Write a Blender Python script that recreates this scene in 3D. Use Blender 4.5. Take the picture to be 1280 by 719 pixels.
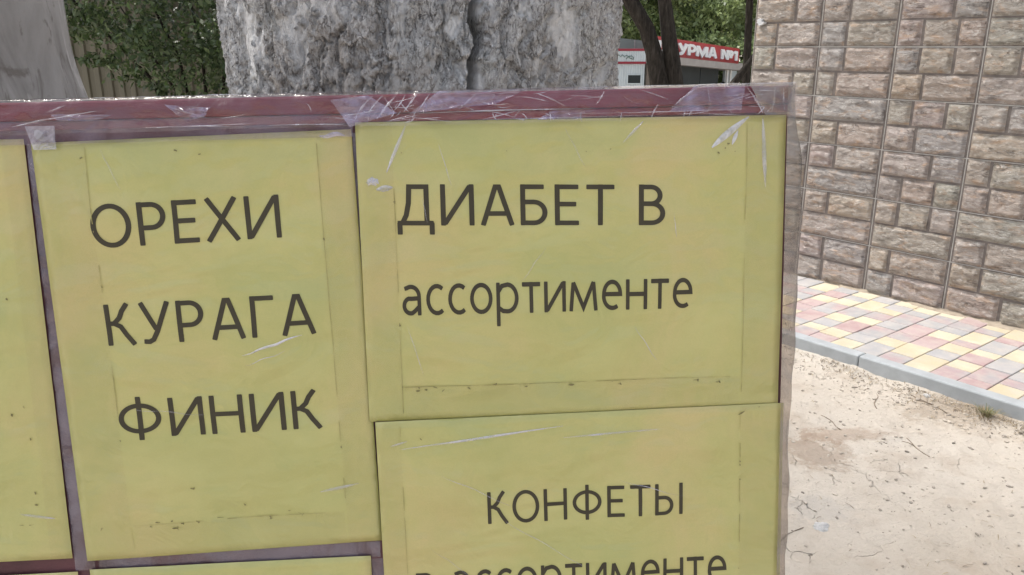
import bpy, bmesh, math, random
import numpy as np
from mathutils import Vector, Matrix

for o in list(bpy.data.objects):
    bpy.data.objects.remove(o)
scene = bpy.context.scene
COL = scene.collection
rnd = random.Random(7)
R = math.radians

# ------------------------------------------------------------------ camera
CAM_H = 1.4
cd = bpy.data.cameras.new('camera')
cam = bpy.data.objects.new('camera', cd)
COL.objects.link(cam)
cam.location = (0, 0, CAM_H)
cam.rotation_euler = (R(90 - 16.8), 0, 0)
cd.sensor_width = 36.0
cd.lens = 28.125
cd.clip_start = 0.02
cd.clip_end = 2000
scene.camera = cam

# ------------------------------------------------------------------ sky and sun (soft overcast daylight)
SUN_EL, SUN_AZ = 62.0, -58.0          # azimuth from +Y towards +X, degrees
w = bpy.data.worlds.new('World')
scene.world = w
w.use_nodes = True
wn = w.node_tree
wn.nodes.clear()
sky = wn.nodes.new('ShaderNodeTexSky')
sky.sky_type = 'NISHITA'
sky.sun_disc = False
sky.sun_elevation = R(SUN_EL)
sky.sun_rotation = R(SUN_AZ)
sky.air_density = 1.2
sky.dust_density = 4.0
sky.ozone_density = 1.0
hs = wn.nodes.new('ShaderNodeHueSaturation')
hs.inputs['Saturation'].default_value = 0.42
bg = wn.nodes.new('ShaderNodeBackground')
bg.inputs['Strength'].default_value = 0.15
wo = wn.nodes.new('ShaderNodeOutputWorld')
wn.links.new(sky.outputs[0], hs.inputs['Color'])
wn.links.new(hs.outputs[0], bg.inputs['Color'])
wn.links.new(bg.outputs[0], wo.inputs['Surface'])

sd = bpy.data.lights.new('sun', 'SUN')
sd.energy = 1.5
sd.angle = R(16)
sd.color = (1.0, 0.955, 0.89)
sun = bpy.data.objects.new('sun', sd)
COL.objects.link(sun)
sdir = Vector((math.sin(R(SUN_AZ)) * math.cos(R(SUN_EL)), math.cos(R(SUN_AZ)) * math.cos(R(SUN_EL)), math.sin(R(SUN_EL))))
sun.rotation_euler = sdir.to_track_quat('Z', 'Y').to_euler()
sun.location = sdir * 30

vs = scene.view_settings
vs.view_transform = 'Standard'
vs.look = 'None'
vs.exposure = 1.15
vs.gamma = 1.0
vs.use_curve_mapping = False
scene.render.engine = 'CYCLES'
scene.cycles.max_bounces = 6
scene.cycles.diffuse_bounces = 3
scene.cycles.glossy_bounces = 2
scene.cycles.transmission_bounces = 3
scene.cycles.transparent_max_bounces = 16
scene.cycles.use_denoising = True

# ------------------------------------------------------------------ noise helpers (numpy)
def _hash(ix, iy, seed):
    h = (ix.astype(np.int64) * 374761393 + iy.astype(np.int64) * 668265263 + seed * 1442695041) & 0xffffffff
    h = ((h ^ (h >> 13)) * 1274126177) & 0xffffffff
    return ((h ^ (h >> 16)) & 0xffff) / 65535.0
def vnoise(x, y, seed=0):
    x = np.asarray(x, float); y = np.asarray(y, float)
    ix = np.floor(x); iy = np.floor(y)
    fx = x - ix; fy = y - iy
    fx = fx * fx * fx * (fx * (fx * 6 - 15) + 10); fy = fy * fy * fy * (fy * (fy * 6 - 15) + 10)
    a = _hash(ix, iy, seed); b = _hash(ix + 1, iy, seed); c = _hash(ix, iy + 1, seed); d = _hash(ix + 1, iy + 1, seed)
    return (a * (1 - fx) + b * fx) * (1 - fy) + (c * (1 - fx) + d * fx) * fy
def fbm(x, y, seed=0, octv=4, gain=0.5):
    s = 0; a = 1; t = 0
    for k in range(octv):
        s = s + a * vnoise(x, y, seed + 17 * k); t += a
        a *= gain; x = x * 2.03 + 11.3; y = y * 2.03 + 5.7
    return s / t
def worley(x, y, seed=0):
    x = np.asarray(x, float); y = np.asarray(y, float)
    ix = np.floor(x); iy = np.floor(y)
    f1 = np.full(x.shape, 9.0); f2 = np.full(x.shape, 9.0); idv = np.zeros(x.shape)
    for dx in (-1, 0, 1):
        for dy in (-1, 0, 1):
            cx = ix + dx; cy = iy + dy
            px = cx + _hash(cx, cy, seed); py = cy + _hash(cx, cy, seed + 91)
            d = np.hypot(px - x, py - y)
            new = d < f1
            f2 = np.where(new, f1, np.minimum(f2, d))
            idv = np.where(new, _hash(cx, cy, seed + 7), idv)
            f1 = np.where(new, d, f1)
    return f1, f2, idv
def sstep(a, b, x):
    t = np.clip((x - a) / (b - a), 0, 1)
    return t * t * (3 - 2 * t)

# ------------------------------------------------------------------ object helpers
def props(o, label=None, cat=None, group=None, kind=None):
    if label: o['label'] = label
    if cat: o['category'] = cat
    if group: o['group'] = group
    if kind: o['kind'] = kind
    return o
def link(name, me, parent=None, mats=()):
    for m in mats:
        me.materials.append(m)
    o = bpy.data.objects.new(name, me)
    COL.objects.link(o)
    if parent is not None:
        o.parent = parent
    return o
def empty(name, loc=(0, 0, 0), rz=0.0):
    o = bpy.data.objects.new(name, None)
    o.empty_display_size = 0.1
    COL.objects.link(o)
    o.location = loc
    o.rotation_euler = (0, 0, rz)
    return o
def mesh_np(name, verts, faces, smooth=False):
    me = bpy.data.meshes.new(name)
    me.from_pydata([tuple(v) for v in verts], [], [tuple(f) for f in faces])
    me.update()
    if smooth:
        me.polygons.foreach_set('use_smooth', [True] * len(me.polygons))
    return me
def quad_mesh(name, V, F, smooth=False):
    """fast mesh from numpy arrays: V (n,3), F (m,4)"""
    me = bpy.data.meshes.new(name)
    V = np.ascontiguousarray(V, dtype=np.float32); F = np.ascontiguousarray(F, dtype=np.int32)
    k = F.shape[1]
    me.vertices.add(len(V)); me.vertices.foreach_set('co', V.ravel())
    me.loops.add(F.size); me.loops.foreach_set('vertex_index', F.ravel())
    me.polygons.add(len(F))
    me.polygons.foreach_set('loop_start', np.arange(0, F.size, k, dtype=np.int32))
    me.polygons.foreach_set('loop_total', np.full(len(F), k, dtype=np.int32))
    if smooth:
        me.polygons.foreach_set('use_smooth', np.ones(len(F), dtype=bool))
    me.update(calc_edges=True)
    me.validate()
    return me
def grid_faces(nu, nv, wrap_u=False):
    """vertex index = j*nu+i"""
    i = np.arange(nu if wrap_u else nu - 1); j = np.arange(nv - 1)
    I, J = np.meshgrid(i, j)
    I = I.ravel(); J = J.ravel(); I2 = (I + 1) % nu
    return np.stack([J * nu + I, J * nu + I2, (J + 1) * nu + I2, (J + 1) * nu + I], 1)
def box_bm(bm, x0, x1, y0, y1, z0, z1, M=None):
    vs_ = [bm.verts.new((x, y, z)) for z in (z0, z1) for (x, y) in ((x0, y0), (x1, y0), (x1, y1), (x0, y1))]
    if M is not None:
        for v in vs_: v.co = M @ v.co
    for f in ((3, 2, 1, 0), (4, 5, 6, 7), (0, 1, 5, 4), (1, 2, 6, 5), (2, 3, 7, 6), (3, 0, 4, 7)):
        bm.faces.new([vs_[i] for i in f])
def bm_mesh(name, bm, bevel=0.0, seg=2, smooth=False):
    if bevel > 0:
        bmesh.ops.bevel(bm, geom=list(bm.edges), offset=bevel, segments=seg, affect='EDGES', profile=0.5)
    me = bpy.data.meshes.new(name)
    bm.to_mesh(me); bm.free()
    if smooth:
        me.polygons.foreach_set('use_smooth', [True] * len(me.polygons))
    return me
def box_mesh(name, x0, x1, y0, y1, z0, z1, bevel=0.0, seg=2):
    bm = bmesh.new()
    box_bm(bm, x0, x1, y0, y1, z0, z1)
    return bm_mesh(name, bm, bevel, seg)
def tube_mesh(name, pts, rad, n=10, jitter=0.0, seed=0):
    """tapered tube through pts with radii"""
    P = [Vector(p) for p in pts]; V = []; m = len(P)
    for k in range(m):
        t = (P[min(k + 1, m - 1)] - P[max(k - 1, 0)]).normalized()
        a = Vector((1, 0, 0)) if abs(t.x) < 0.8 else Vector((0, 1, 0))
        b = t.cross(a).normalized(); c = t.cross(b)
        for i in range(n):
            an = 2 * math.pi * i / n
            r = rad[k] * (1 + jitter * (math.sin(3 * an + k * 1.3 + seed) * 0.5 + math.sin(7 * an + seed - k * 0.7) * 0.35))
            V.append(P[k] + b * (math.cos(an) * r) + c * (math.sin(an) * r))
    F = []
    for k in range(m - 1):
        for i in range(n):
            F.append((k * n + i, k * n + (i + 1) % n, (k + 1) * n + (i + 1) % n, (k + 1) * n + i))
    F.append(tuple(range(n))[::-1]); F.append(tuple((m - 1) * n + i for i in range(n)))
    return mesh_np(name, V, F, True)

# ------------------------------------------------------------------ material helpers
class NT:
    def __init__(s, name):
        s.m = bpy.data.materials.new(name)
        s.m.use_nodes = True
        s.t = s.m.node_tree
        s.t.nodes.clear()
        s.out = s.t.nodes.new('ShaderNodeOutputMaterial')
    def n(s, typ, **kw):
        nd = s.t.nodes.new('ShaderNode' + typ)
        for k, v in kw.items():
            setattr(nd, k, v)
        return nd
    def l(s, a, b):
        s.t.links.new(a, b)
    def coord(s, scale=(1, 1, 1), kind='Object', rot=(0, 0, 0)):
        tc = s.n('TexCoord'); mp = s.n('Mapping')
        mp.inputs['Scale'].default_value = scale
        mp.inputs['Rotation'].default_value = rot
        s.l(tc.outputs[kind], mp.inputs['Vector'])
        return mp.outputs[0]
    def noise(s, vec, scale, detail=4, rough=0.55, dist=0.0):
        nd = s.n('TexNoise')
        nd.inputs['Scale'].default_value = scale; nd.inputs['Detail'].default_value = detail
        nd.inputs['Roughness'].default_value = rough; nd.inputs['Distortion'].default_value = dist
        s.l(vec, nd.inputs['Vector'])
        return nd.outputs['Fac']
    def ramp(s, fac, stops):
        nd = s.n('ValToRGB'); e = nd.color_ramp.elements
        while len(e) < len(stops): e.new(0.5)
        for el, (p, c) in zip(e, stops):
            el.position = p
            el.color = (c if len(c) == 4 else (*c, 1)) if hasattr(c, '__len__') else (c, c, c, 1)
        s.l(fac, nd.inputs[0])
        return nd.outputs[0]
    def mix(s, fac, a, b, mode='MIX'):
        nd = s.n('MixRGB', blend_type=mode)
        for inp, v in ((nd.inputs[0], fac), (nd.inputs[1], a), (nd.inputs[2], b)):
            if hasattr(v, 'links'): s.l(v, inp)
            elif hasattr(v, '__len__'): inp.default_value = (*v, 1) if len(v) == 3 else v
            else: inp.default_value = v
        return nd.outputs[0]
    def math(s, op, a, b=0.0):
        nd = s.n('Math', operation=op)
        for inp, v in ((nd.inputs[0], a), (nd.inputs[1], b)):
            if hasattr(v, 'links'): s.l(v, inp)
            else: inp.default_value = v
        return nd.outputs[0]
    def bump(s, h, strength=0.3, dist=0.01):
        nd = s.n('Bump')
        nd.inputs['Strength'].default_value = strength; nd.inputs['Distance'].default_value = dist
        s.l(h, nd.inputs['Height'])
        return nd.outputs[0]
    def bsdf(s, color, rough=0.8, normal=None, spec=0.3, coat=0.0, coat_rough=0.2, coat_normal=None, metal=0.0, done=True):
        b = s.n('BsdfPrincipled')
        for nm, v in (('Base Color', color), ('Roughness', rough), ('Specular IOR Level', spec), ('Coat Weight', coat), ('Coat Roughness', coat_rough), ('Metallic', metal)):
            inp = b.inputs[nm]
            if hasattr(v, 'links'): s.l(v, inp)
            elif hasattr(v, '__len__'): inp.default_value = (*v, 1)
            else: inp.default_value = v
        if normal is not None: s.l(normal, b.inputs['Normal'])
        if coat_normal is not None: s.l(coat_normal, b.inputs['Coat Normal'])
        if done: s.l(b.outputs[0], s.out.inputs['Surface'])
        return b

def simple_mat(name, color, rough=0.7, var=0.12, scale=8.0, bump=0.15, spec=0.3, metal=0.0, stretch=(1, 1, 1), bdist=0.004):
    t = NT(name)
    v = t.coord(stretch)
    f = t.noise(v, scale, 5)
    dark = tuple(c * (1 - var) for c in color); lite = tuple(min(1, c * (1 + var)) for c in color)
    c = t.ramp(f, [(0.3, dark), (0.7, lite)])
    h = t.noise(v, scale * 6, 4)
    t.bsdf(c, rough, t.bump(h, bump, bdist), spec, metal=metal)
    return t.m

# ------------------------------------------------------------------ materials
def mat_ground():
    t = NT('dry_sandy_earth')
    v = t.coord()
    big = t.noise(v, 0.9, 5, 0.6)
    mid = t.noise(v, 5.0, 6, 0.62)
    fine = t.noise(v, 70.0, 4, 0.7)
    c = t.ramp(big, [(0.32, (0.46, 0.40, 0.325)), (0.52, (0.55, 0.49, 0.415)), (0.72, (0.60, 0.55, 0.48))])
    c = t.mix(t.ramp(mid, [(0.52, 0.0), (0.72, 0.55)]), c, (0.40, 0.32, 0.245))
    c = t.mix(t.ramp(fine, [(0.55, 0.0), (0.75, 0.3)]), c, (0.34, 0.28, 0.22))
    # brown scuffed soil patch and smaller ones (position in the ground plane)
    def patch(cx, cy, rx, ry, amount, col, cc):
        mp = t.n('Mapping'); tc = t.n('TexCoord')
        mp.vector_type = 'POINT'
        mp.inputs['Location'].default_value = (-cx / rx, -cy / ry, 0); mp.inputs['Scale'].default_value = (1 / rx, 1 / ry, 1)
        t.l(tc.outputs['Object'], mp.inputs['Vector'])
        ln = t.n('VectorMath', operation='LENGTH'); t.l(mp.outputs[0], ln.inputs[0])
        d = t.math('ADD', ln.outputs['Value'], t.math('MULTIPLY', t.math('SUBTRACT', t.noise(v, 17, 6, 0.78), 0.5), 2.6))
        return t.mix(t.math('MULTIPLY', t.ramp(d, [(0.55, 1.0), (1.1, 0.0)]), amount), cc, col)
    c = patch(1.10, 2.60, 0.14, 0.17, 0.6, (0.30, 0.225, 0.165), c)
    c = patch(1.24, 2.72, 0.22, 0.07, 0.5, (0.33, 0.24, 0.175), c)
    c = patch(0.98, 2.22, 0.11, 0.10, 0.45, (0.42, 0.39, 0.35), c)
    c = patch(1.78, 2.92, 0.28, 0.16, 0.55, (0.34, 0.27, 0.20), c)
    # drying cracks, only where a mask lets them through
    wv = t.n('VectorMath', operation='ADD')
    nz = t.n('TexNoise'); nz.inputs['Scale'].default_value = 6; nz.inputs['Detail'].default_value = 5
    t.l(v, nz.inputs['Vector'])
    sc = t.n('VectorMath', operation='SCALE'); sc.inputs['Scale'].default_value = 0.22
    t.l(nz.outputs['Color'], sc.inputs[0]); t.l(v, wv.inputs[0]); t.l(sc.outputs[0], wv.inputs[1])
    vor = t.n('TexVoronoi', feature='DISTANCE_TO_EDGE'); vor.inputs['Scale'].default_value = 8.0
    t.l(wv.outputs[0], vor.inputs['Vector'])
    line = t.ramp(vor.outputs['Distance'], [(0.0, 1.0), (0.012, 0.0)])
    mask = t.ramp(t.noise(v, 3.1, 4, 0.65), [(0.54, 0.0), (0.66, 1.0)])
    crack = t.math('MULTIPLY', line, mask)
    c = t.mix(t.math('MULTIPLY', crack, 0.45), c, (0.22, 0.175, 0.135))
    h = t.math('ADD', t.math('MULTIPLY', mid, 0.6), t.math('MULTIPLY', fine, 0.25))
    h = t.math('SUBTRACT', h, t.math('MULTIPLY', crack, 0.6))
    t.bsdf(c, 0.95, t.bump(h, 1.0, 0.02), 0.15)
    return t.m

def mat_bark_pale():
    t = NT('pale_flaking_bark')
    v = t.coord((1, 1, 0.55)); v1 = t.coord()
    at = t.n('Attribute'); at.attribute_name = 'patch'
    fine = t.noise(v, 190, 5, 0.72, 1.2)
    mid = t.noise(v, 38, 5, 0.65, 0.8)
    rough_c = t.ramp(fine, [(0.37, (0.10, 0.096, 0.094)), (0.45, (0.38, 0.375, 0.375)), (0.55, (0.52, 0.515, 0.515)), (0.66, (0.74, 0.74, 0.74))])
    rough_c = t.mix(t.ramp(mid, [(0.48, 0.0), (0.68, 0.5)]), rough_c, (0.30, 0.275, 0.255))
    smooth_c = t.ramp(t.noise(v1, 60, 5, 0.65), [(0.3, (0.58, 0.575, 0.575)), (0.7, (0.76, 0.755, 0.755))])
    wv = t.n('VectorMath', operation='ADD'); nz = t.n('TexNoise'); nz.inputs['Scale'].default_value = 60; nz.inputs['Detail'].default_value = 3
    t.l(v, nz.inputs['Vector']); sc = t.n('VectorMath', operation='SCALE'); sc.inputs['Scale'].default_value = 0.016
    t.l(nz.outputs['Color'], sc.inputs[0]); t.l(v, wv.inputs[0]); t.l(sc.outputs[0], wv.inputs[1])
    vo = t.n('TexVoronoi', feature='DISTANCE_TO_EDGE'); vo.inputs['Scale'].default_value = 105
    t.l(wv.outputs[0], vo.inputs['Vector'])
    fe = t.math('MULTIPLY', t.ramp(vo.outputs['Distance'], [(0.0, 0.7), (0.08, 0.0)]), t.ramp(t.noise(v1, 55, 3, 0.6), [(0.46, 0.05), (0.62, 1.0)]))
    rough_c = t.mix(fe, rough_c, (0.07, 0.065, 0.06))
    c = t.mix(at.outputs['Fac'], rough_c, smooth_c)
    big = t.noise(t.coord((1, 1, 0.4)), 4.0, 3)
    c = t.mix(t.ramp(big, [(0.48, 0.0), (0.68, 0.5)]), c, (0.36, 0.31, 0.27))
    c = t.mix(t.ramp(t.noise(v1, 7.0, 4, 0.6), [(0.58, 0.0), (0.75, 0.3)]), c, (0.30, 0.315, 0.26))
    h = t.math('SUBTRACT', t.math('ADD', fine, t.math('MULTIPLY', t.noise(v1, 420, 3, 0.6), 0.35)), t.math('MULTIPLY', fe, 0.6))
    t.bsdf(c, 0.9, t.bump(h, 1.0, 0.005), 0.2)
    return t.m

def mat_bark_smooth():
    t = NT('smooth_grey_bark')
    v = t.coord((1, 1, 0.35)); v1 = t.coord()
    f = t.noise(v, 5, 6, 0.6, 0.8)
    c = t.ramp(f, [(0.3, (0.14, 0.13, 0.125)), (0.5, (0.24, 0.23, 0.225)), (0.72, (0.34, 0.33, 0.325))])
    sp = t.noise(v, 16, 4, 0.6, 1.2)
    c = t.mix(t.ramp(sp, [(0.58, 0.0), (0.66, 0.7)]), c, (0.12, 0.105, 0.095))
    c = t.mix(t.ramp(t.noise(v, 9, 4, 0.6, 0.5), [(0.6, 0.0), (0.66, 0.55)]), c, (0.42, 0.41, 0.40))
    t.bsdf(c, 0.85, t.bump(t.noise(v1, 45, 5, 0.6), 0.5, 0.006), 0.2)
    return t.m

def mat_bark_dark():
    t = NT('dark_furrowed_bark')
    v = t.coord((1, 1, 0.18))
    f = t.noise(v, 22, 5, 0.65, 0.4)
    c = t.ramp(f, [(0.32, (0.012, 0.010, 0.009)), (0.55, (0.030, 0.026, 0.022)), (0.72, (0.055, 0.048, 0.042))])
    t.bsdf(c, 0.95, t.bump(f, 1.0, 0.04), 0.1)
    return t.m

def mat_leaf(name, dark, lite, gloss=0.35):
    t = NT(name)
    at = t.n('Attribute'); at.attribute_name = 'tint'
    c = t.ramp(at.outputs['Fac'], [(0.0, dark), (0.75, lite), (1.0, tuple(min(1, q * 1.35) for q in lite))])
    b = t.bsdf(c, 0.45, None, gloss, done=False)
    tr = t.n('BsdfTranslucent'); t.l(c, tr.inputs['Color'])
    mx = t.n('MixShader'); mx.inputs[0].default_value = 0.3
    t.l(b.outputs[0], mx.inputs[1]); t.l(tr.outputs[0], mx.inputs[2])
    t.l(mx.outputs[0], t.out.inputs['Surface'])
    return t.m

def mat_paper():
    t = NT('yellow_paper')
    v = t.coord(); oi = t.n('ObjectInfo')
    f = t.noise(v, 7, 5, 0.65, 0.6)
    c = t.ramp(f, [(0.30, (0.318, 0.326, 0.108)), (0.5, (0.374, 0.347, 0.118)), (0.70, (0.43, 0.35, 0.14))])
    grain = t.noise(v, 900, 3, 0.7)
    c = t.mix(t.ramp(grain, [(0.35, 0.0), (0.75, 0.28)]), c, (0.25, 0.27, 0.10))
    st = t.noise(t.coord((1, 1.8, 1), rot=(0, 0, 0.6)), 8, 4, 0.6)
    c = t.mix(t.ramp(st, [(0.52, 0.0), (0.75, 0.4)]), c, (0.43, 0.41, 0.165))
    # thin plastic laid over the sheet: a clear coat with soft diagonal wrinkles
    wr = t.noise(t.coord((1.0, 2.4, 1), rot=(0, 0, 0.9)), 8, 2, 0.45, 0.8)
    wr2 = t.noise(v, 26, 2, 0.5, 1.5)
    hh = t.math('ADD', wr, t.math('MULTIPLY', wr2, 0.35))
    cn = t.bump(hh, 0.5, 0.01)
    fan = t.noise(t.coord((1.0, 2.2, 1), rot=(0, 0, -0.55)), 7.5, 2, 0.45, 0.8)
    soft = t.math('ADD', t.math('MULTIPLY', hh, 0.6), t.math('MULTIPLY', fan, 1.4))
    t.bsdf(c, 0.65, t.bump(soft, 0.42, 0.012), 0.25, coat=1.0, coat_rough=0.2, coat_normal=t.bump(t.math('ADD', hh, fan), 0.7, 0.012))
    return t.m

def mat_film(name, tint, haze, haze_col, rough, wr_scale, wr_strength, gloss=0.06, streak=0.0):
    """clear plastic: see-through, glossy, with a thin milky haze and whitened stress lines"""
    t = NT(name)
    v = t.coord()
    nrm = t.bump(t.noise(v, wr_scale, 2, 0.5, 1.8), wr_strength, 0.004)
    tr = t.n('BsdfTransparent'); tr.inputs['Color'].default_value = (*tint, 1)
    df = t.n('BsdfDiffuse'); df.inputs['Color'].default_value = (*haze_col, 1); t.l(nrm, df.inputs['Normal'])
    gl = t.n('BsdfGlossy'); gl.inputs['Roughness'].default_value = rough; t.l(nrm, gl.inputs['Normal'])
    lw = t.n('LayerWeight'); lw.inputs['Blend'].default_value = 0.5; t.l(nrm, lw.inputs['Normal'])
    refl = t.math('ADD', t.math('MULTIPLY', t.math('POWER', lw.outputs['Facing'], 4.0), 0.7), gloss)
    hz = t.math('MULTIPLY', t.ramp(t.noise(v, wr_scale * 0.45, 4, 0.65, 1.0), [(0.38, 0.1), (0.72, 1.0)]), haze)
    if streak > 0:
        for (sx, rz, sc_, th) in ((3.0, 0.9, 17, 0.012), (4.0, -0.7, 23, 0.010), (5.0, 0.08, 14, 0.012)):
            nn_ = t.noise(t.coord((1, sx, 1), rot=(0, 0, rz)), sc_, 1, 0.4, 0.35)
            ln = t.ramp(t.math('ABSOLUTE', t.math('SUBTRACT', nn_, 0.5)), [(0.0, 1.0), (th, 0.0)])
            ln = t.math('MULTIPLY', ln, t.ramp(t.noise(v, sc_ * 1.3, 2, 0.5), [(0.5, 0.0), (0.62, streak)]))
            hz = t.math('MAXIMUM', hz, ln)
    m1 = t.n('MixShader'); t.l(hz, m1.inputs[0]); t.l(tr.outputs[0], m1.inputs[1]); t.l(df.outputs[0], m1.inputs[2])
    m2 = t.n('MixShader'); t.l(refl, m2.inputs[0]); t.l(m1.outputs[0], m2.inputs[1]); t.l(gl.outputs[0], m2.inputs[2])
    t.l(m2.outputs[0], t.out.inputs['Surface'])
    return t.m

def mat_stone():
    t = NT('split_face_stone')
    oi = t.n('ObjectInfo')
    tc = t.n('TexCoord'); ad = t.n('VectorMath', operation='ADD')
    cmb = t.n('CombineXYZ')
    t.l(t.math('MULTIPLY', oi.outputs['Random'], 37.0), cmb.inputs[0]); t.l(t.math('MULTIPLY', oi.outputs['Random'], 91.0), cmb.inputs[2])
    t.l(tc.outputs['Object'], ad.inputs[0]); t.l(cmb.outputs[0], ad.inputs[1])
    mp = t.n('Mapping'); mp.inputs['Scale'].default_value = (1, 1, 2.6)
    t.l(ad.outputs[0], mp.inputs['Vector'])
    v = mp.outputs[0]
    base = t.ramp(oi.outputs['Random'], [(0.0, (0.36, 0.345, 0.29)), (0.2, (0.42, 0.335, 0.29)), (0.4, (0.345, 0.33, 0.32)), (0.6, (0.43, 0.345, 0.325)), (0.8, (0.375, 0.355, 0.305)), (1.0, (0.45, 0.36, 0.28))])
    f = t.noise(v, 14, 6, 0.65, 0.5)
    c = t.mix(t.ramp(f, [(0.35, 0.6), (0.6, 0.0)]), base, (0.28, 0.235, 0.20))
    f2 = t.noise(v, 9, 4, 0.6, 1.0)
    c = t.mix(t.ramp(f2, [(0.52, 0.0), (0.68, 0.65)]), c, (0.47, 0.31, 0.20))
    f3 = t.noise(v, 30, 5, 0.7, 0.6)
    c = t.mix(t.ramp(f3, [(0.52, 0.0), (0.72, 0.7)]), c, (0.64, 0.61, 0.57))
    # dark cracks and pale veins, relief shading put into the stone colour
    mp2 = t.n('Mapping'); mp2.inputs['Scale'].default_value = (1, 1, 3.4); t.l(ad.outputs[0], mp2.inputs['Vector'])
    n4 = t.noise(mp2.outputs[0], 11, 4, 0.55, 1.6)
    ck = t.ramp(t.math('ABSOLUTE', t.math('SUBTRACT', n4, 0.5)), [(0.0, 1.0), (0.022, 0.0)])
    ck = t.math('MULTIPLY', ck, t.ramp(t.noise(v, 8, 3, 0.6), [(0.42, 0.0), (0.58, 0.65)]))
    c = t.mix(ck, c, (0.13, 0.10, 0.085))
    n5 = t.noise(mp2.outputs[0], 15, 4, 0.55, 1.9)
    vn = t.ramp(t.math('ABSOLUTE', t.math('SUBTRACT', n5, 0.47)), [(0.0, 0.8), (0.02, 0.0)])
    vn = t.math('MULTIPLY', vn, t.ramp(t.noise(v, 12, 3, 0.6), [(0.48, 0.0), (0.6, 1.0)]))
    c = t.mix(vn, c, (0.76, 0.74, 0.71))
    hh = t.math('SUBTRACT', t.noise(v, 28, 6, 0.7, 0.5), t.math('MULTIPLY', ck, 0.5))
    t.bsdf(c, 0.5, t.bump(hh, 1.0, 0.014), 0.4)
    return t.m

def mat_paver(name, a, b):
    t = NT(name)
    oi = t.n('ObjectInfo'); tc = t.n('TexCoord')
    cmb = t.n('CombineXYZ'); t.l(t.math('MULTIPLY', oi.outputs['Random'], 50.0), cmb.inputs[0])
    ad = t.n('VectorMath', operation='ADD'); t.l(tc.outputs['Object'], ad.inputs[0]); t.l(cmb.outputs[0], ad.inputs[1])
    v = ad.outputs[0]
    f = t.noise(v, 7.0, 2, 0.5)
    c = t.ramp(f, [(0.4, a), (0.62, b)])
    g = t.noise(v, 160, 3, 0.7)
    c = t.mix(t.ramp(g, [(0.3, 0.25), (0.7, 0.0)]), c, (0.3, 0.28, 0.26))
    dust = t.noise(t.coord(kind='Generated'), 3, 4, 0.6)
    c = t.mix(t.ramp(t.noise(v, 18, 5, 0.6), [(0.42, 0.05), (0.72, 0.6)]), c, (0.54, 0.49, 0.43))
    t.bsdf(c, 0.8, t.bump(g, 0.25, 0.003), 0.25)
    return t.m

M = {}
M['ground'] = mat_ground()
M['bark'] = mat_bark_pale()
M['bark2'] = mat_bark_smooth()
M['bark3'] = mat_bark_dark()
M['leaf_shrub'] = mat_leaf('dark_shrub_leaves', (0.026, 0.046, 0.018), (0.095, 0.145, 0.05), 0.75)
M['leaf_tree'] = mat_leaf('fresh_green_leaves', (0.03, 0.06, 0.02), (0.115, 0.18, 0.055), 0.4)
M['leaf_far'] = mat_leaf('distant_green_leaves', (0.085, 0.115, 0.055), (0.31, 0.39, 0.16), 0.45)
M['paper'] = mat_paper()
M['ink'] = simple_mat('printed_ink', (0.036, 0.030, 0.017), 0.5, 0.15, 60, 0.05)
M['maroon'] = simple_mat('maroon_paint', (0.115, 0.006, 0.015), 0.45, 0.25, 25, 0.2, 0.4, stretch=(0.3, 2, 2))
M['maroon_old'] = simple_mat('faded_maroon_panel', (0.085, 0.032, 0.038), 0.5, 0.3, 30, 0.2, 0.3)
M['wood'] = simple_mat('raw_timber', (0.25, 0.17, 0.10), 0.75, 0.25, 14, 0.3, stretch=(3, 3, 0.3))
M['metal'] = simple_mat('dull_hinge_steel', (0.35, 0.35, 0.36), 0.4, 0.1, 20, 0.1, metal=1.0)
M['wrap'] = mat_film('wrinkled_clear_wrap', (0.97, 0.96, 0.97), 0.09, (0.46, 0.42, 0.55), 0.08, 38, 0.8, 0.05)
M['wrap_fold'] = mat_film('folded_clear_wrap', (0.90, 0.88, 0.92), 0.62, (0.36, 0.33, 0.48), 0.10, 60, 0.9, 0.06)
M['wrap_ridge'] = mat_film('pinched_clear_wrap', (0.9, 0.9, 0.92), 0.62, (0.62, 0.60, 0.70), 0.1, 60, 0.2, 0.12)
M['wrap_band'] = mat_film('clear_band', (0.92, 0.90, 0.92), 0.34, (0.30, 0.24, 0.31), 0.15, 45, 0.25, 0.03)
M['wrap_edge'] = mat_film('doubled_clear_wrap', (0.80, 0.76, 0.72), 0.6, (0.30, 0.265, 0.245), 0.15, 30, 0.3, 0.07)
M['tape'] = mat_film('clear_packing_tape', (0.985, 0.98, 0.965), 0.025, (0.6, 0.58, 0.5), 0.2, 45, 0.35, 0.012)
M['tape_milky'] = mat_film('milky_packing_tape', (0.85, 0.83, 0.86), 0.6, (0.26, 0.23, 0.29), 0.25, 50, 0.4)
M['tape_white'] = mat_film('whitish_tape', (0.8, 0.8, 0.8), 0.95, (0.66, 0.66, 0.72), 0.25, 60, 0.4)
M['dirt'] = simple_mat('dirt_specks', (0.17, 0.145, 0.065), 0.8, 0.3, 200, 0.1)
M['grime'] = simple_mat('tape_grime', (0.275, 0.245, 0.095), 0.8, 0.3, 150, 0.1)
M['stone'] = mat_stone()
M['tile_base'] = simple_mat('tile_mortar', (0.175, 0.15, 0.135), 0.7, 0.25, 25, 0.5)
M['grout'] = simple_mat('pale_grout', (0.50, 0.48, 0.45), 0.85, 0.15, 40, 0.3)
M['pav_y'] = mat_paver('yellow_paver', (0.60, 0.505, 0.335), (0.67, 0.595, 0.44))
M['pav_p'] = mat_paver('pink_paver', (0.43, 0.285, 0.285), (0.49, 0.365, 0.365))
M['pav_g'] = mat_paver('grey_paver', (0.375, 0.375, 0.39), (0.44, 0.43, 0.435))
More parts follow.
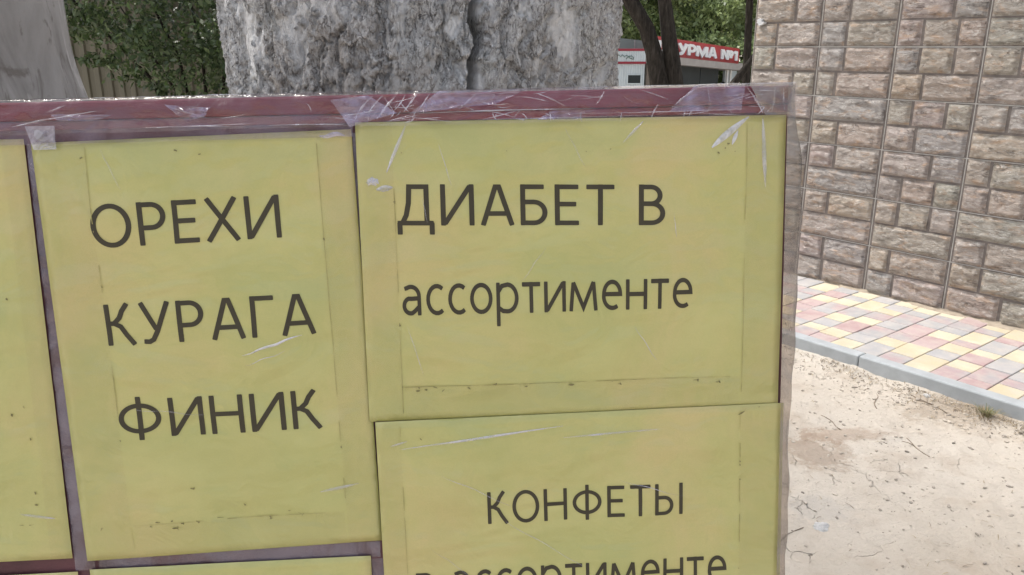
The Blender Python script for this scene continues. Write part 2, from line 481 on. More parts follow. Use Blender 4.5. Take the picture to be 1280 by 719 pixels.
M['pav_m'] = mat_paver('mottled_paver', (0.375, 0.37, 0.385), (0.45, 0.32, 0.325))
M['kerb'] = simple_mat('concrete_kerb', (0.40, 0.42, 0.43), 0.85, 0.12, 12, 0.3)
M['joint_sand'] = simple_mat('joint_sand', (0.38, 0.32, 0.25), 0.95, 0.2, 30, 0.3)
M['white_sheet'] = simple_mat('white_corrugated_steel', (0.40, 0.45, 0.485), 0.5, 0.07, 3, 0.05)
M['red_paint'] = simple_mat('red_signboard', (0.30, 0.018, 0.024), 0.45, 0.12, 3, 0.05)
M['red_trim'] = simple_mat('red_trim', (0.19, 0.02, 0.035), 0.5, 0.12, 3, 0.05)
M['letter'] = simple_mat('white_sign_letters', (0.60, 0.61, 0.62), 0.5, 0.04, 4, 0.05)
M['grey_sheet'] = simple_mat('grey_steel', (0.14, 0.165, 0.16), 0.6, 0.1, 2, 0.1)
M['grey_eave'] = simple_mat('weathered_eave', (0.24, 0.225, 0.215), 0.7, 0.12, 3, 0.1)
M['glass'] = simple_mat('dark_glass', (0.022, 0.027, 0.03), 0.55, 0.2, 1, 0.02, 0.12)
M['brownwall'] = simple_mat('brown_boards', (0.13, 0.11, 0.095), 0.8, 0.2, 3, 0.2, stretch=(3, 3, 0.4))
M['graffiti'] = simple_mat('green_graffiti', (0.04, 0.09, 0.07), 0.6, 0.2, 5, 0.05)
M['fence'] = simple_mat('beige_fence_steel', (0.14, 0.130, 0.10), 0.6, 0.1, 4, 0.1, stretch=(1, 1, 0.2))
M['grass'] = simple_mat('weed_green', (0.16, 0.18, 0.06), 0.7, 0.3, 10, 0.1)
M['straw'] = simple_mat('dry_straw', (0.34, 0.27, 0.17), 0.85, 0.3, 30, 0.1)
M['twig'] = simple_mat('dry_twig', (0.25, 0.20, 0.15), 0.9, 0.3, 60, 0.2)
M['pebble'] = simple_mat('pale_pebble', (0.42, 0.37, 0.31), 0.9, 0.55, 9, 0.2)
M['plaster'] = simple_mat('pale_lime_lump', (0.50, 0.49, 0.475), 0.9, 0.15, 60, 0.5)
M['plain_wall'] = simple_mat('plain_render', (0.36, 0.33, 0.30), 0.9, 0.1, 5, 0.2)
M['roof'] = simple_mat('grey_roofing', (0.2, 0.2, 0.2), 0.8, 0.1, 3, 0.1)

# ------------------------------------------------------------------ ground sheet
def gz(x, y):
    """ground height: level here, falling away beyond the tree"""
    return -1.45 * sstep(6.5, 27.0, np.asarray(y, float) + 0.12 * np.asarray(x, float))
def graded(lo, hi, f0, f1, step):
    a = [f0 - 0.03 * (1.35 ** k) for k in range(30)]
    b = [f1 + 0.03 * (1.35 ** k) for k in range(30)]
    a = [q for q in np.cumsum([-0.03 * 1.3 ** k for k in range(40)]) + f0 if q > lo][::-1]
    b = [q for q in np.cumsum([0.03 * 1.3 ** k for k in range(40)]) + f1 if q < hi]
    return np.array([lo] + a + list(np.arange(f0, f1 + 1e-6, step)) + b + [hi])
gx = graded(-260, 260, 0.5, 2.5, 0.013)
gy = graded(-260, 700, 1.6, 3.9, 0.013)
X, Y = np.meshgrid(gx, gy)
Z = gz(X, Y)
near = np.exp(-((X - 1.3) / 2.2) ** 2 - ((Y - 2.6) / 2.2) ** 2)
Z = Z + near * (0.022 * (fbm(X * 2.2, Y * 2.2, 3, 4) - 0.5) + 0.020 * (fbm(X * 14, Y * 14, 9, 4, 0.65) - 0.5))
Z = Z - 0.014 * np.exp(-((X - 1.10) / 0.13) ** 2 - ((Y - 2.60) / 0.15) ** 2)
# earth lies against the foot of the kerb
WA = Vector((1.736, 4.718, 0)); WD = Vector((0.61405, -0.78927, 0)); WN = Vector((-0.78927, -0.61405, 0))
tt = (X - WA.x) * WN.x + (Y - WA.y) * WN.y
Z = np.where(tt < 0.93, np.minimum(Z, -0.02) , Z + 0.010 * np.exp(-((tt - 0.98) / 0.10) ** 2) * (0.4 + fbm(X * 9, Y * 9, 21, 3)))
me = quad_mesh('ground', np.stack([X.ravel(), Y.ravel(), Z.ravel()], 1), grid_faces(len(gx), len(gy)), True)
props(link('ground', me, None, [M['ground']]), kind='structure')

# ------------------------------------------------------------------ pavement, kerb
WROT = math.atan2(WD.y, WD.x)
def wall_pt(s, t, z):
    p = WA + WD * s + WN * t
    return (p.x, p.y, z)
pave = empty('pavement', wall_pt(0, 0, 0), WROT)      # local x along the wall, local -y away from it
props(pave, kind='structure')
S0, S1 = -0.95, 2.75
link('paving_bed', box_mesh('paving_bed', S0, S1, -0.915, 0.0, -0.05, 0.053), pave, [M['joint_sand']])
ROW = 0.1155
pmesh = {}
def paver_mesh(L, mk):
    key = (round(L, 3), mk)
    if key not in pmesh:
        m_ = box_mesh('paver', -ROW / 2 + 0.0016, ROW / 2 - 0.0016, -L / 2 + 0.0016, L / 2 - 0.0016, 0.0, 0.06, 0.004, 2)
        m_.materials.append(M[mk])
        pmesh[key] = m_
    return pmesh[key]
prow = random.Random(11)
nrow = int((S1 - S0) / ROW)
for i in range(nrow):
    sc_ = S0 + (i + 0.5) * ROW
    t = 0.006
    last = None
    while t < 0.88:
        L = prow.choice([0.085, 0.1155, 0.1155, 0.175, 0.175])
        if 0.906 - (t + L) < 0.05: L = 0.906 - t
        c_ = prow.choice([k for k in ('pav_y', 'pav_p', 'pav_g', 'pav_m', 'pav_y') if k != last])
        last = c_
        L = round(L, 3)
        o = bpy.data.objects.new('paver', paver_mesh(L, c_))
        COL.objects.link(o); o.parent = pave
        o.location = (sc_, -(t + L / 2), -0.0005 + prow.uniform(-0.002, 0.002))
        o.rotation_euler = (prow.uniform(-.014, .014), prow.uniform(-.014, .014), prow.uniform(-.008, .008))
        t += L
kerb = empty('kerb', wall_pt(0, 0, 0), WROT)
props(kerb, kind='structure')
JS = 0.9677          # a joint seen beside the board
km = box_mesh('kerb_stone', 0.002, 0.998, -0.066, 0.0, -0.12, 0.0665, 0.007, 3)
km.materials.append(M['kerb'])
for k in range(-2, 2):
    o = bpy.data.objects.new('kerb_stone', km)
    COL.objects.link(o); o.parent = kerb
    o.location = (JS + k, -0.912, prow.uniform(-.002, .002)); o.rotation_euler = (0, 0, prow.uniform(-.003, .003))

# ------------------------------------------------------------------ stone clad building
TW, TH, TZ0 = 0.4415, 0.2675, 0.058
bld = empty('stone_clad_building', wall_pt(-0.447, 0, 0), WROT)
props(bld, 'building clad in brown split stone tiles beside the coloured paving', 'building')
link('wall_core', box_mesh('wall_core', 0.004, 5.5, 0.0016, 4.0, -0.1, 3.05), bld, [M['grout']])
link('side_render', box_mesh('side_render', 0.0, 0.0035, 0.010, 4.0, -0.1, 3.04), bld, [M['plain_wall']])
rf = link('roof', box_mesh('roof', -0.2, 5.7, -0.25, 4.2, 3.05, 3.2, 0.01), bld, [M['roof']])
srng = random.Random(5)
LAY = [[0.62, 0.38], [0.36, 0.64], [1.0], [0.30, 0.40, 0.30], [0.38, 0.62], [0.66, 0.34], [0.27, 0.73]]
def stone_mesh(wd, ht, seed):
    nx = max(12, int(wd / 0.0072)); ny = max(12, int(ht / 0.0068))
    u = np.linspace(0, 1, nx); v = np.linspace(0, 1, ny)
    U, V_ = np.meshgrid(u, v)
    x = U * wd; z = V_ * ht
    rg = random.Random(seed * 13 + 1)
    # uneven quadrilateral outline with rounded, nibbled corners
    iL, iR, iB, iT = [rg.uniform(0.0, 0.008) for _ in range(4)]
    sL, sR, sB, sT = [rg.uniform(-0.07, 0.07) for _ in range(4)]
    jag = 0.012 * (fbm(x * 38 + seed * 3.1, z * 38, seed, 3) - 0.5)
    dl = x - iL - sL * (z - ht / 2); dr = (wd - iR - sR * (z - ht / 2)) - x
    db = z - iB - sB * 0.3 * (x - wd / 2); dt = (ht - iT - sT * 0.3 * (x - wd / 2)) - z
    dx_ = np.minimum(dl, dr); dz_ = np.minimum(db, dt)
    rc = 0.018
    corner = rc - np.hypot(np.maximum(rc - dx_, 0), np.maximum(rc - dz_, 0))
    e = np.where((dx_ < rc) & (dz_ < rc), corner, np.minimum(dx_, dz_)) + jag
    prof = sstep(0.0, 0.010, e)
    big_ = fbm(x * 6 + seed * 2.3, z * 12, seed + 77, 2)
    zz = z * 34 + 3.0 * fbm(x * 7, z * 10, seed + 2, 3)
    strata = fbm(x * 6 + seed * 1.7, zz, seed + 5, 4, 0.6)
    lev = strata * 5.0; stp = (np.floor(lev) + sstep(0.55, 1.0, lev - np.floor(lev))) / 5.0
    lump = fbm(x * 22, z * 26, seed + 31, 4, 0.6)
    h = prof * (0.003 + 0.019 * stp * (0.35 + 0.9 * big_) + 0.006 * lump)
    V = np.stack([x.ravel(), -h.ravel(), z.ravel()], 1)
    return quad_mesh('stone', V, grid_faces(nx, ny), False)
sidx = 0
for c in range(7):
    for r in range(10):
        tile = link('facade_tile', box_mesh('facade_tile', 0.0024, TW - 0.0024, 0, 0.0215, 0.0024, TH - 0.0024, 0.0010, 1), bld, [M['tile_base']])
        tile.location = (c * TW + 0.004, 0.0, TZ0 + r * TH + srng.uniform(-.0006, .0006))
        lay = srng.sample(LAY, 2)
        for k, row in enumerate(lay):
            hh = TH / 2; x = 0.004
            for wfrac in row:
                wd = wfrac * (TW - 0.008)
                gap = srng.uniform(0.010, 0.020)
                if not (r >= 8 or c >= 6):
                    sm = stone_mesh(wd - gap, hh - srng.uniform(0.008, 0.013), sidx)
                    so = link('stone', sm, tile, [M['stone']])
                    so.location = (x + gap / 2, -0.0004, 0.004 + k * hh + srng.uniform(0.001, 0.003))
                    sidx += 1
                x += wd
# white paint splash on a stone near the corner
sp = bmesh.new()
prof_ = []
for k in range(11):
    a_ = 2 * math.pi * k / 11
    rr = 0.022 * (0.5 + 0.9 * srng.random())
    prof_.append(sp.verts.new((0.055 + rr * math.cos(a_) * 1.2, 0, 1.535 + rr * math.sin(a_) * 0.7)))
f_ = sp.faces.new(prof_)
ext = bmesh.ops.extrude_face_region(sp, geom=[f_])
for v_ in [q for q in ext['geom'] if isinstance(q, bmesh.types.BMVert)]:
    v_.co.y -= 0.03
link('paint_splash', bm_mesh('paint_splash', sp), bld, [M['letter']])

# ------------------------------------------------------------------ leaf clouds and trees
def leaf_cloud(name, clumps, per, size, mat, parent, seed, spread=1.0, droop=0.15, aspect=0.5):
    """many small folded leaves; clumps = (x,y,z,rx,ry,rz)"""
    rg = np.random.default_rng(seed)
    P = []
    for (cx, cy, cz, rx, ry, rz) in clumps:
        d = rg.normal(size=(per, 3)); d /= np.linalg.norm(d, axis=1)[:, None]
        rad = rg.random(per) ** (1 / 2.2)
        P.append(d * rad[:, None] * np.array([rx, ry, rz]) + np.array([cx, cy, cz]))
    P = np.concatenate(P); n = len(P)
    ax = rg.normal(size=(n, 3)); ax[:, 2] -= droop * 3; ax /= np.linalg.norm(ax, axis=1)[:, None]
    up = rg.normal(size=(n, 3)) * 0.7 + np.array([0, 0, 1.0])
    sd_ = np.cross(ax, up); sd_ /= np.linalg.norm(sd_, axis=1)[:, None] + 1e-9
    nm = np.cross(sd_, ax)
    L = size * (0.6 + 0.8 * rg.random(n))[:, None]; W = L * aspect
    a = P; m1 = P + ax * L * 0.45 + sd_ * W * 0.5 + nm * L * 0.06; m2 = P + ax * L * 0.45 - sd_ * W * 0.5 + nm * L * 0.06; b = P + ax * L
    V = np.stack([a, m1, b, m2], 1).reshape(-1, 3)
    F = np.arange(4 * n).reshape(n, 4)
    me = quad_mesh(name, V, F)
    tint = np.clip(rg.normal(0.45, 0.22, n), 0, 1)
    at = me.attributes.new('tint', 'FLOAT', 'POINT')
    at.data.foreach_set('value', np.repeat(tint, 4).astype(np.float32))
    return link(name, me, parent, [mat])
def crown_clumps(rg, c, r, n, cs):
    out = []
    for k in range(n):
        while True:
            d = [rg.uniform(-1, 1) for _ in range(3)]
            q = sum(x * x for x in d)
            if 0.12 < q < 1: break
        s = cs * rg.uniform(0.6, 1.3)
        out.append((c[0] + d[0] * r[0], c[1] + d[1] * r[1], c[2] + d[2] * r[2], s * 1.25, s * 1.25, s * 0.7))
    return out
def limbs(name, starts, mat, parent):
    for pts, rad in starts:
        link(name, tube_mesh(name, pts, rad, 9, 0.06, len(pts)), parent, [mat])

# ---- the big pale trunk behind the board
big = empty('old_tree', (-0.142, 1.345, 0))
props(big, 'thick old tree trunk with pale flaking bark right behind the notice board', 'tree')
def bark_trunk():
    zs = np.concatenate([np.arange(-0.1, 1.12, 0.03), np.arange(1.12, 1.95, 0.0026), np.arange(1.95, 4.6, 0.06)])
    # finer round the side that faces the board
    th = np.concatenate([np.arange(-math.pi, 0, 0.0065), np.arange(0, math.pi, 0.03)])
    th = th[:-1] if abs(th[-1] - math.pi) < 0.01 else th
    TH_, ZZ = np.meshgrid(th, zs)
    R0 = 0.305 + 0.10 * np.exp(-np.maximum(ZZ, 0) / 0.30) + 0.008 * np.maximum(1.45 - ZZ, 0) - 0.012 * np.maximum(ZZ - 1.5, 0)
    s = np.cos(TH_) * 0.32 ; s2 = np.sin(TH_) * 0.32
    arc = TH_ * 0.32
    # broad flutes
    disp = 0.010 * (fbm(arc * 5 + 3, ZZ * 0.8, 5, 3) - 0.5) * 2
    # warped coordinates, bark runs mostly upright
    wx = arc + 0.035 * (fbm(arc * 9, ZZ * 6, 40, 3) - 0.5) + 0.020 * (fbm(arc * 45, ZZ * 40, 44, 3) - 0.5)
    wz = ZZ + 0.04 * (fbm(arc * 9 + 7, ZZ * 6, 41, 3) - 0.5) + 0.030 * (fbm(arc * 45 + 3, ZZ * 40, 45, 3) - 0.5)
    furrow = fbm(wx * 26, wz * 9.0, 50, 5, 0.6)
    fr = 1 - np.abs(2 * furrow - 1)                      # ridged lines where furrow ~ .5
    disp += -0.0075 * sstep(0.86, 0.99, fr)
    # plates peeled in terraces
    pl = fbm(wx * 34, wz * 16, 60, 5, 0.6)
    lev = pl * 7.0
    fl = np.floor(lev); fq = lev - fl
    terr = (fl + sstep(0.0, 0.22, fq)) / 7.0
    disp += 0.017 * (terr - 0.5)
    # smooth pale patches, in the peeled places
    pm = fbm(wx * 42 + 9, wz * 17 + 4, 70, 5, 0.55)
    patch = sstep(0.55, 0.562, pm)
    disp += -0.0045 * patch
    rough = 1 - 0.93 * patch
    f1, f2, _ = worley(wx * 95, wz * 70, 80)
    disp += rough * (0.0026 * (f2 - f1 - 0.3) + 0.0024 * (fbm(arc * 130, ZZ * 110, 82, 3) - 0.5) * 2)
    # the deep split where two stems have grown together
    thc = -1.235 + 0.05 * (ZZ - 1.4) / 0.14 * 0.6 + 0.11 * (fbm(ZZ * 16, ZZ * 0 + 2, 90, 4, 0.6) - 0.5)
    d = (TH_ - thc) * 0.32
    wd = 0.003 + 0.006 * fbm(ZZ * 14, ZZ * 0, 91, 3)
    disp += -0.034 * np.clip(1.25 - np.abs(d) / wd, 0, 1) - 0.005 * np.exp(-(d / 0.03) ** 2)
    # knots / hollows
    for (a0, z0, rr, dep) in ((-1.50, 1.42, 0.014, 0.012), (-1.37, 1.375, 0.016, 0.014), (-2.02, 1.37, 0.012, 0.008)):
        q = ((TH_ - a0) * 0.32 / rr) ** 2 + ((ZZ - z0) / (rr * 1.6)) ** 2
        disp += -dep * np.exp(-q)
    blend = sstep(0.0, 0.35, np.abs(np.abs(TH_) - math.pi)) 
    RR = R0 + disp * np.where(TH_ > 0.0, 0.8, 1.0) * (0.25 + 0.75 * blend)
    V = np.stack([(RR * np.cos(TH_)).ravel(), (RR * np.sin(TH_)).ravel(), ZZ.ravel()], 1)
    me = quad_mesh('trunk', V, grid_faces(len(th), len(zs), True), True)
    at = me.attributes.new('patch', 'FLOAT', 'POINT')
    at.data.foreach_set('value', patch.ravel().astype(np.float32))
    return me
link('trunk', bark_trunk(), big, [M['bark']])
lr = random.Random(31)
big_l = []
for k in range(7):
    an = k * 0.95 + 0.3
    tip = (math.cos(an) * 2.4 - 1.6, math.sin(an) * 2.4 + 1.2, 6.4 + lr.uniform(-.6, 1.2))
    big_l.append(([(0, 0, 4.2), (math.cos(an) * 0.7, math.sin(an) * 0.7, 5.0), (math.cos(an) * 1.6, math.sin(an) * 1.6 + .2, 5.7), tip], [0.2, 0.14, 0.08, 0.03]))
limbs('limb', big_l, M['bark2'], big)
leaf_cloud('crown', crown_clumps(lr, (-2.7, 1.9, 6.8), (3.3, 3.3, 1.7), 34, 0.75), 130, 0.17, M['leaf_tree'], big, 3)

# ---- smooth grey trunk at the left
sm_t = empty('smooth_barked_tree', (-1.885, 2.75, 0))
props(sm_t, 'smooth grey tree trunk flaring at its foot beside the beige fence', 'tree')
def smooth_trunk():
    zs = np.arange(-0.1, 4.4, 0.03); th = np.linspace(0, 2 * math.pi, 160, endpoint=False)
    T, ZZ = np.meshgrid(th, zs)
    RR = 0.400 + 0.055 * sstep(1.42, 1.0, ZZ) ** 1.0 + 0.08 * np.exp(-np.maximum(ZZ, 0) / 0.3) - 0.01 * ZZ
    RR = RR + 0.035 * (fbm(np.cos(T) * 2 + 4, np.sin(T) * 2 + ZZ * 0.7, 12, 3) - 0.5) + 0.014 * (fbm(np.cos(T) * 7 + 9, np.sin(T) * 7 + ZZ * 2.5, 15, 4) - 0.5)
    return quad_mesh('trunk', np.stack([(RR * np.cos(T)).ravel(), (RR * np.sin(T)).ravel(), ZZ.ravel()], 1), grid_faces(160, len(zs), True), True)
link('trunk', smooth_trunk(), sm_t, [M['bark2']])
sl = []
for k in range(5):
    an = k * 1.26 + 0.8
    sl.append(([(0, 0, 4.0), (math.cos(an) * .8, math.sin(an) * .8, 5.0), (math.cos(an) * 2.0, math.sin(an) * 2.0, 6.4)], [0.22, 0.13, 0.03]))
limbs('limb', sl, M['bark2'], sm_t)
leaf_cloud('crown', crown_clumps(lr, (-2.2, 1.6, 6.6), (3.0, 3.0, 1.5), 28, 0.75), 110, 0.17, M['leaf_tree'], sm_t, 4)

# ---- dark twin-stemmed tree before the kiosk
def gzf(x, y): return float(gz(x, y))
tw = empty('twin_stemmed_tree', (3.42, 18, gzf(3.42, 18)))
props(tw, 'dark tree forking low into one upright and one leaning stem before the kiosk', 'tree')
z0 = tw.location.z
def rel(p): return (p[0] - 3.42, p[1] - 18, p[2] - z0)
link('trunk', tube_mesh('trunk', [rel(p) for p in [(3.58, 18, z0 - 0.1), (3.57, 18, 0.2), (3.52, 18, 0.75), (3.38, 18, 1.5), (3.23, 18, 2.33), (3.05, 18, 3.6), (3.0, 18.1, 5.2)]], [0.30, 0.23, 0.195, 0.165, 0.14, 0.12, 0.08], 18, 0.10, 2), tw, [M['bark3']])
link('leaning_stem', tube_mesh('leaning_stem', [rel(p) for p in [(3.34, 17.95, z0 - 0.1), (3.27, 17.95, 0.1), (3.20, 17.95, 0.6), (3.06, 17.95, 1.25), (2.87, 17.95, 1.78), (2.52, 17.95, 2.28), (2.05, 17.9, 2.9), (1.6, 17.9, 3.9)]], [0.26, 0.22, 0.20, 0.175, 0.165, 0.16, 0.13, 0.08], 18, 0.12, 5), tw, [M['bark3']])
link('broken_stub', tube_mesh('broken_stub', [rel(p) for p in [(2.55, 17.95, 2.25), (2.66, 17.9, 2.5), (2.70, 17.9, 2.62)]], [0.10, 0.08, 0.06], 8, 0.1, 1), tw, [M['bark3']])
leaf_cloud('crown', crown_clumps(lr, (-0.6, 0.3, 6.2), (3.0, 2.6, 1.8), 40, 0.7), 110, 0.17, M['leaf_tree'], tw, 6)

# ---- thin trees near the building corner
t3 = empty('leaning_tree', (5.5, 22, gzf(5.5, 22)))
props(t3, 'thin dark tree leaning to the stone building in front of the kiosk end', 'tree')
z3 = t3.location.z
link('trunk', tube_mesh('trunk', [(-0.1, 0, -0.1), (0.15, 0, 0.9), (0.37, 0, 0.37 - z3), (0.62, 0, 0.74 - z3), (1.04, 0, 1.31 - z3), (1.4, 0.1, 2.2 - z3), (1.7, 0.1, 3.6 - z3)], [0.13, 0.12, 0.11, 0.095, 0.08, 0.07, 0.04], 12, 0.08, 3), t3, [M['bark3']])
leaf_cloud('crown', crown_clumps(lr, (1.6, 0.3, 5.2), (1.6, 1.5, 1.4), 20, 0.6), 100, 0.15, M['leaf_tree'], t3, 8)
t4 = empty('straight_slim_tree', (6.72, 24, gzf(6.72, 24)))
props(t4, 'slim upright dark trunk standing just past the stone building corner', 'tree')
z4 = t4.location.z
link('trunk', tube_mesh('trunk', [(0.12, 0, -0.1), (0.1, 0, 1.0), (0.05, 0, 2.6), (0, 0, 4.0), (-0.1, 0, 5.5)], [0.14, 0.12, 0.11, 0.10, 0.06], 12, 0.08, 4), t4, [M['bark3']])
leaf_cloud('crown', crown_clumps(lr, (0, 0, 5.9), (1.8, 1.8, 1.5), 22, 0.6), 100, 0.15, M['leaf_tree'], t4, 9)

# ---- leafy trees beyond the kiosk
specs = [(4.5, 42, 'broad leafy tree filling the gap over the grey container'), (10.0, 43, 'bright green leafy tree right above the red kiosk sign'),
         (15.0, 47, 'leafy tree beyond the kiosk nearest the stone building'), (-2.5, 47, 'leafy tree beyond the kiosk hidden mostly by the thick pale trunk'),
         (8.0, 56, 'taller leafy tree farther back over the kiosk roof'), (13.0, 58, 'leafy tree farther back past the far end of the red sign'), (3.0, 57, 'leafy tree farther back behind the twin dark stems')]
for k, (x, y, lab) in enumerate(specs):
    g0 = gzf(x, y)
    tr = empty('leafy_tree', (x, y, g0))
    props(tr, lab, 'tree', 'trees beyond the kiosk')
    link('trunk', tube_mesh('trunk', [(0, 0, -0.2), (0.05, 0, 2), (0.0, 0.1, 4.5), (0.2, 0, 7.5)], [0.28, 0.22, 0.17, 0.05], 10, 0.08, k), tr, [M['bark3']])
    for q in range(4):
        an = q * 1.6 + k
        link('limb', tube_mesh('limb', [(0, 0, 2.4 + q * .6), (math.cos(an) * 1.2, math.sin(an) * 1.2, 3.8 + q * .6), (math.cos(an) * 2.3, math.sin(an) * 2.3, 5.0 + q * .6)], [0.12, 0.08, 0.03], 7), tr, [M['bark3']])
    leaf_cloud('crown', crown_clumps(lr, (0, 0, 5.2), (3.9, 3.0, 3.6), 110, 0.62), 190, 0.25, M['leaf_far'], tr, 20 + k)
for k, (x, y, lab) in enumerate([(8.5, 41, 'low green bush behind the kiosk windows'), (13.0, 40, 'low green bush past the far end of the kiosk'), (17.5, 41, 'low green bush behind the slim upright trunk'), (3.0, 40, 'low green bush behind the grey container')]):
    e_ = empty('bush', (x, y, gzf(x, y)))
    props(e_, lab, 'bush', 'bushes behind the kiosk')
    limbs('stem', [([(0, 0, -0.1), (math.cos(q) * .5, math.sin(q) * .5, 1.2), (math.cos(q) * 1.2, math.sin(q) * 1.0, 2.6)], [0.05, 0.035, 0.01]) for q in (0.3, 1.7, 2.9, 4.4)], M['bark3'], e_)
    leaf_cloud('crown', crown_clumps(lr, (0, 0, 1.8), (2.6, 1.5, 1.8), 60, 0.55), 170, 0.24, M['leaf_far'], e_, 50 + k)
# a low limb of leaves hanging over the sign's top edge
hb = empty('overhanging_bush', (8.3, 31.2, gzf(8.3, 31.2)))
# (stands behind the sign board, its tips lap over the top edge)

# ---- shrub and fence on the left
fy = 8.3
fence = empty('steel_fence', (-7.0, fy, gzf(-4, fy)))
props(fence, 'beige corrugated steel fence behind the dark green shrub', 'fence')
def corr_mesh(name, wdt, hgt, pitch, depth):
    n = int(wdt / pitch) * 4
    xs = []; ys = []
    for i in range(int(wdt / pitch)):
        b = i * pitch
        for (fx, d) in ((0.0, 0), (0.40, 0), (0.5, 1), (0.9, 1)):
            xs.append(b + fx * pitch); ys.append(-d * depth)
    xs.append(wdt); ys.append(0)
    V = []; m = len(xs)
    for z in (0, hgt):
        for x, y in zip(xs, ys): V.append((x, y, z))
    F = [(i, i + 1, m + i + 1, m + i) for i in range(m - 1)]
    V2 = [(x, y + 0.004, z) for (x, y, z) in V]
    F2 = [tuple(2 * m + q for q in f[::-1]) for f in F]
    return mesh_np(name, V + V2, F + F2)
fm = corr_mesh('sheet', 1.15, 2.35, 0.115, 0.02); fm.materials.append(M['fence'])
for k in range(6):
    o = bpy.data.objects.new('sheet', fm); COL.objects.link(o); o.parent = fence
    o.location = (k * 1.152, -0.006 * (k % 2), 0.03)
pm_ = box_mesh('post', -0.03, 0.03, 0.03, 0.09, -0.1, 2.3, 0.004); pm_.materials.append(M['fence'])
for k in range(4):
    o = bpy.data.objects.new('post', pm_); COL.objects.link(o); o.parent = fence
    o.location = (k * 2.304, 0, 0)
shr = empty('shrub', (-2.9, 7.0, gzf(-2.9, 7.0)))
props(shr, 'dark green leafy shrub hanging over the beige fence between the two pale trunks', 'shrub')
sst = []
for (dx, dy, dz) in ((-1.2, 0, 2.3), (-0.5, 0.2, 2.6), (0.1, 0.1, 2.7), (0.6, 0, 2.3), (1.0, 0.3, 2.4), (-0.2, -0.3, 1.7)):
    sst.append(([(0.25, 0.1, -0.05), (0.25 + dx * .35, dy * .3, dz * .5), (dx, dy, dz)], [0.020, 0.013, 0.005]))
limbs('stem', sst, M['bark3'], shr)
cl = []
sr = random.Random(77)
for k in range(330):
    x = sr.uniform(-1.45, 1.7)
    lo = 1.66 if x < -0.85 else (1.44 if x < -0.35 else (1.24 if x < 0.05 else 1.04))
    z = lo + (3.2 - lo) * sr.random() ** 1.25
    s_ = sr.uniform(0.09, 0.22)
    cl.append((x, sr.uniform(-0.55, 0.85), z, s_ * 1.4, s_ * 1.3, s_ * 0.8))
for (x, z) in ((-1.30, 1.52), (-1.15, 1.49), (-1.0, 1.46), (-0.62, 1.30), (-0.48, 1.27), (-0.30, 1.16), (-0.12, 1.08), (-0.05, 0.98), (0.12, 0.98), (0.3, 0.95), (0.5, 0.93), (0.7, 0.95)):
    cl.append((x, 0.0, z, 0.12, 0.12, 0.05))
leaf_cloud('crown', cl, 100, 0.055, M['leaf_shrub'], shr, 12, aspect=0.5)
bpy.data.objects.remove(hb)

# ------------------------------------------------------------------ kiosk with the red sign
GK = -1.45
kio = empty('food_kiosk', (5.1, 30, GK), math.atan2(7.0, 4.93))       # local x along the front, receding to the right
props(kio, 'kiosk with a red sign board reading ШАУРМА №1 over dark windows', 'kiosk')
LK = math.hypot(4.93, 7.0)
SL = -0.46 / LK
def sloped(name, x0, x1, y0, y1, zt, zb, mat, bev=0.01):
    V = []
    for y in (y0, y1):
        V += [(x0, y, zb + SL * x0), (x1, y, zb + SL * x1), (x1, y, zt + SL * x1), (x0, y, zt + SL * x0)]
    F = [(0, 1, 2, 3), (7, 6, 5, 4), (4, 5, 1, 0), (3, 2, 6, 7), (1, 5, 6, 2), (4, 0, 3, 7)]
    return link(name, mesh_np(name, V, F), kio, [mat])
zt = 1.745 - GK; zb = 1.057 - GK
sloped('sign_board', -0.6, LK, -0.06, 0.06, zt, zb, M['red_paint'])
sloped('eave', -0.6, LK + 0.1, -0.55, 2.6, zb - 0.004, zb - 0.26, M['grey_eave'])
sloped('roof', -0.5, LK + 1.9, 0.10, 2.7, zb + 0.10, zb + 0.0, M['grey_eave'])
sloped('side_wall', LK + 0.2, LK + 1.7, 0.6, 0.7, zb - 0.15, zb - 0.75, M['white_sheet'])
sloped('added_dark_panel', LK + 0.1, LK + 2.2, 0.58, 0.72, zb - 0.76, -0.4, M['glass'])  # dark panel added below the side wall to cover the bright ground behind
sloped('rear_wall', -0.5, LK + 1.7, 2.2, 2.3, zb - 0.27, -0.1 - SL * 4, M['glass'])
sloped('front_plinth', -0.5, LK, 0.02, 0.12, 1.0, -0.2, M['brownwall'])
nx_ = [(-0.5, 1.2, M['brownwall']), (1.25, 2.0, M['brownwall']), (2.3, 4.4, M['glass']), (4.45, 6.4, M['glass'])]
for (a, b, mt_) in nx_:
    sloped('window' if mt_ is M['glass'] else 'panel', a, b, 0.0, 0.05, zb - 0.264, 1.0, mt_)
for xx in (2.15, 7.35, 7.75):
    sloped('post', xx - 0.06, xx + 0.06, -0.06, 0.02, zb - 0.262, -0.2, M['letter'])

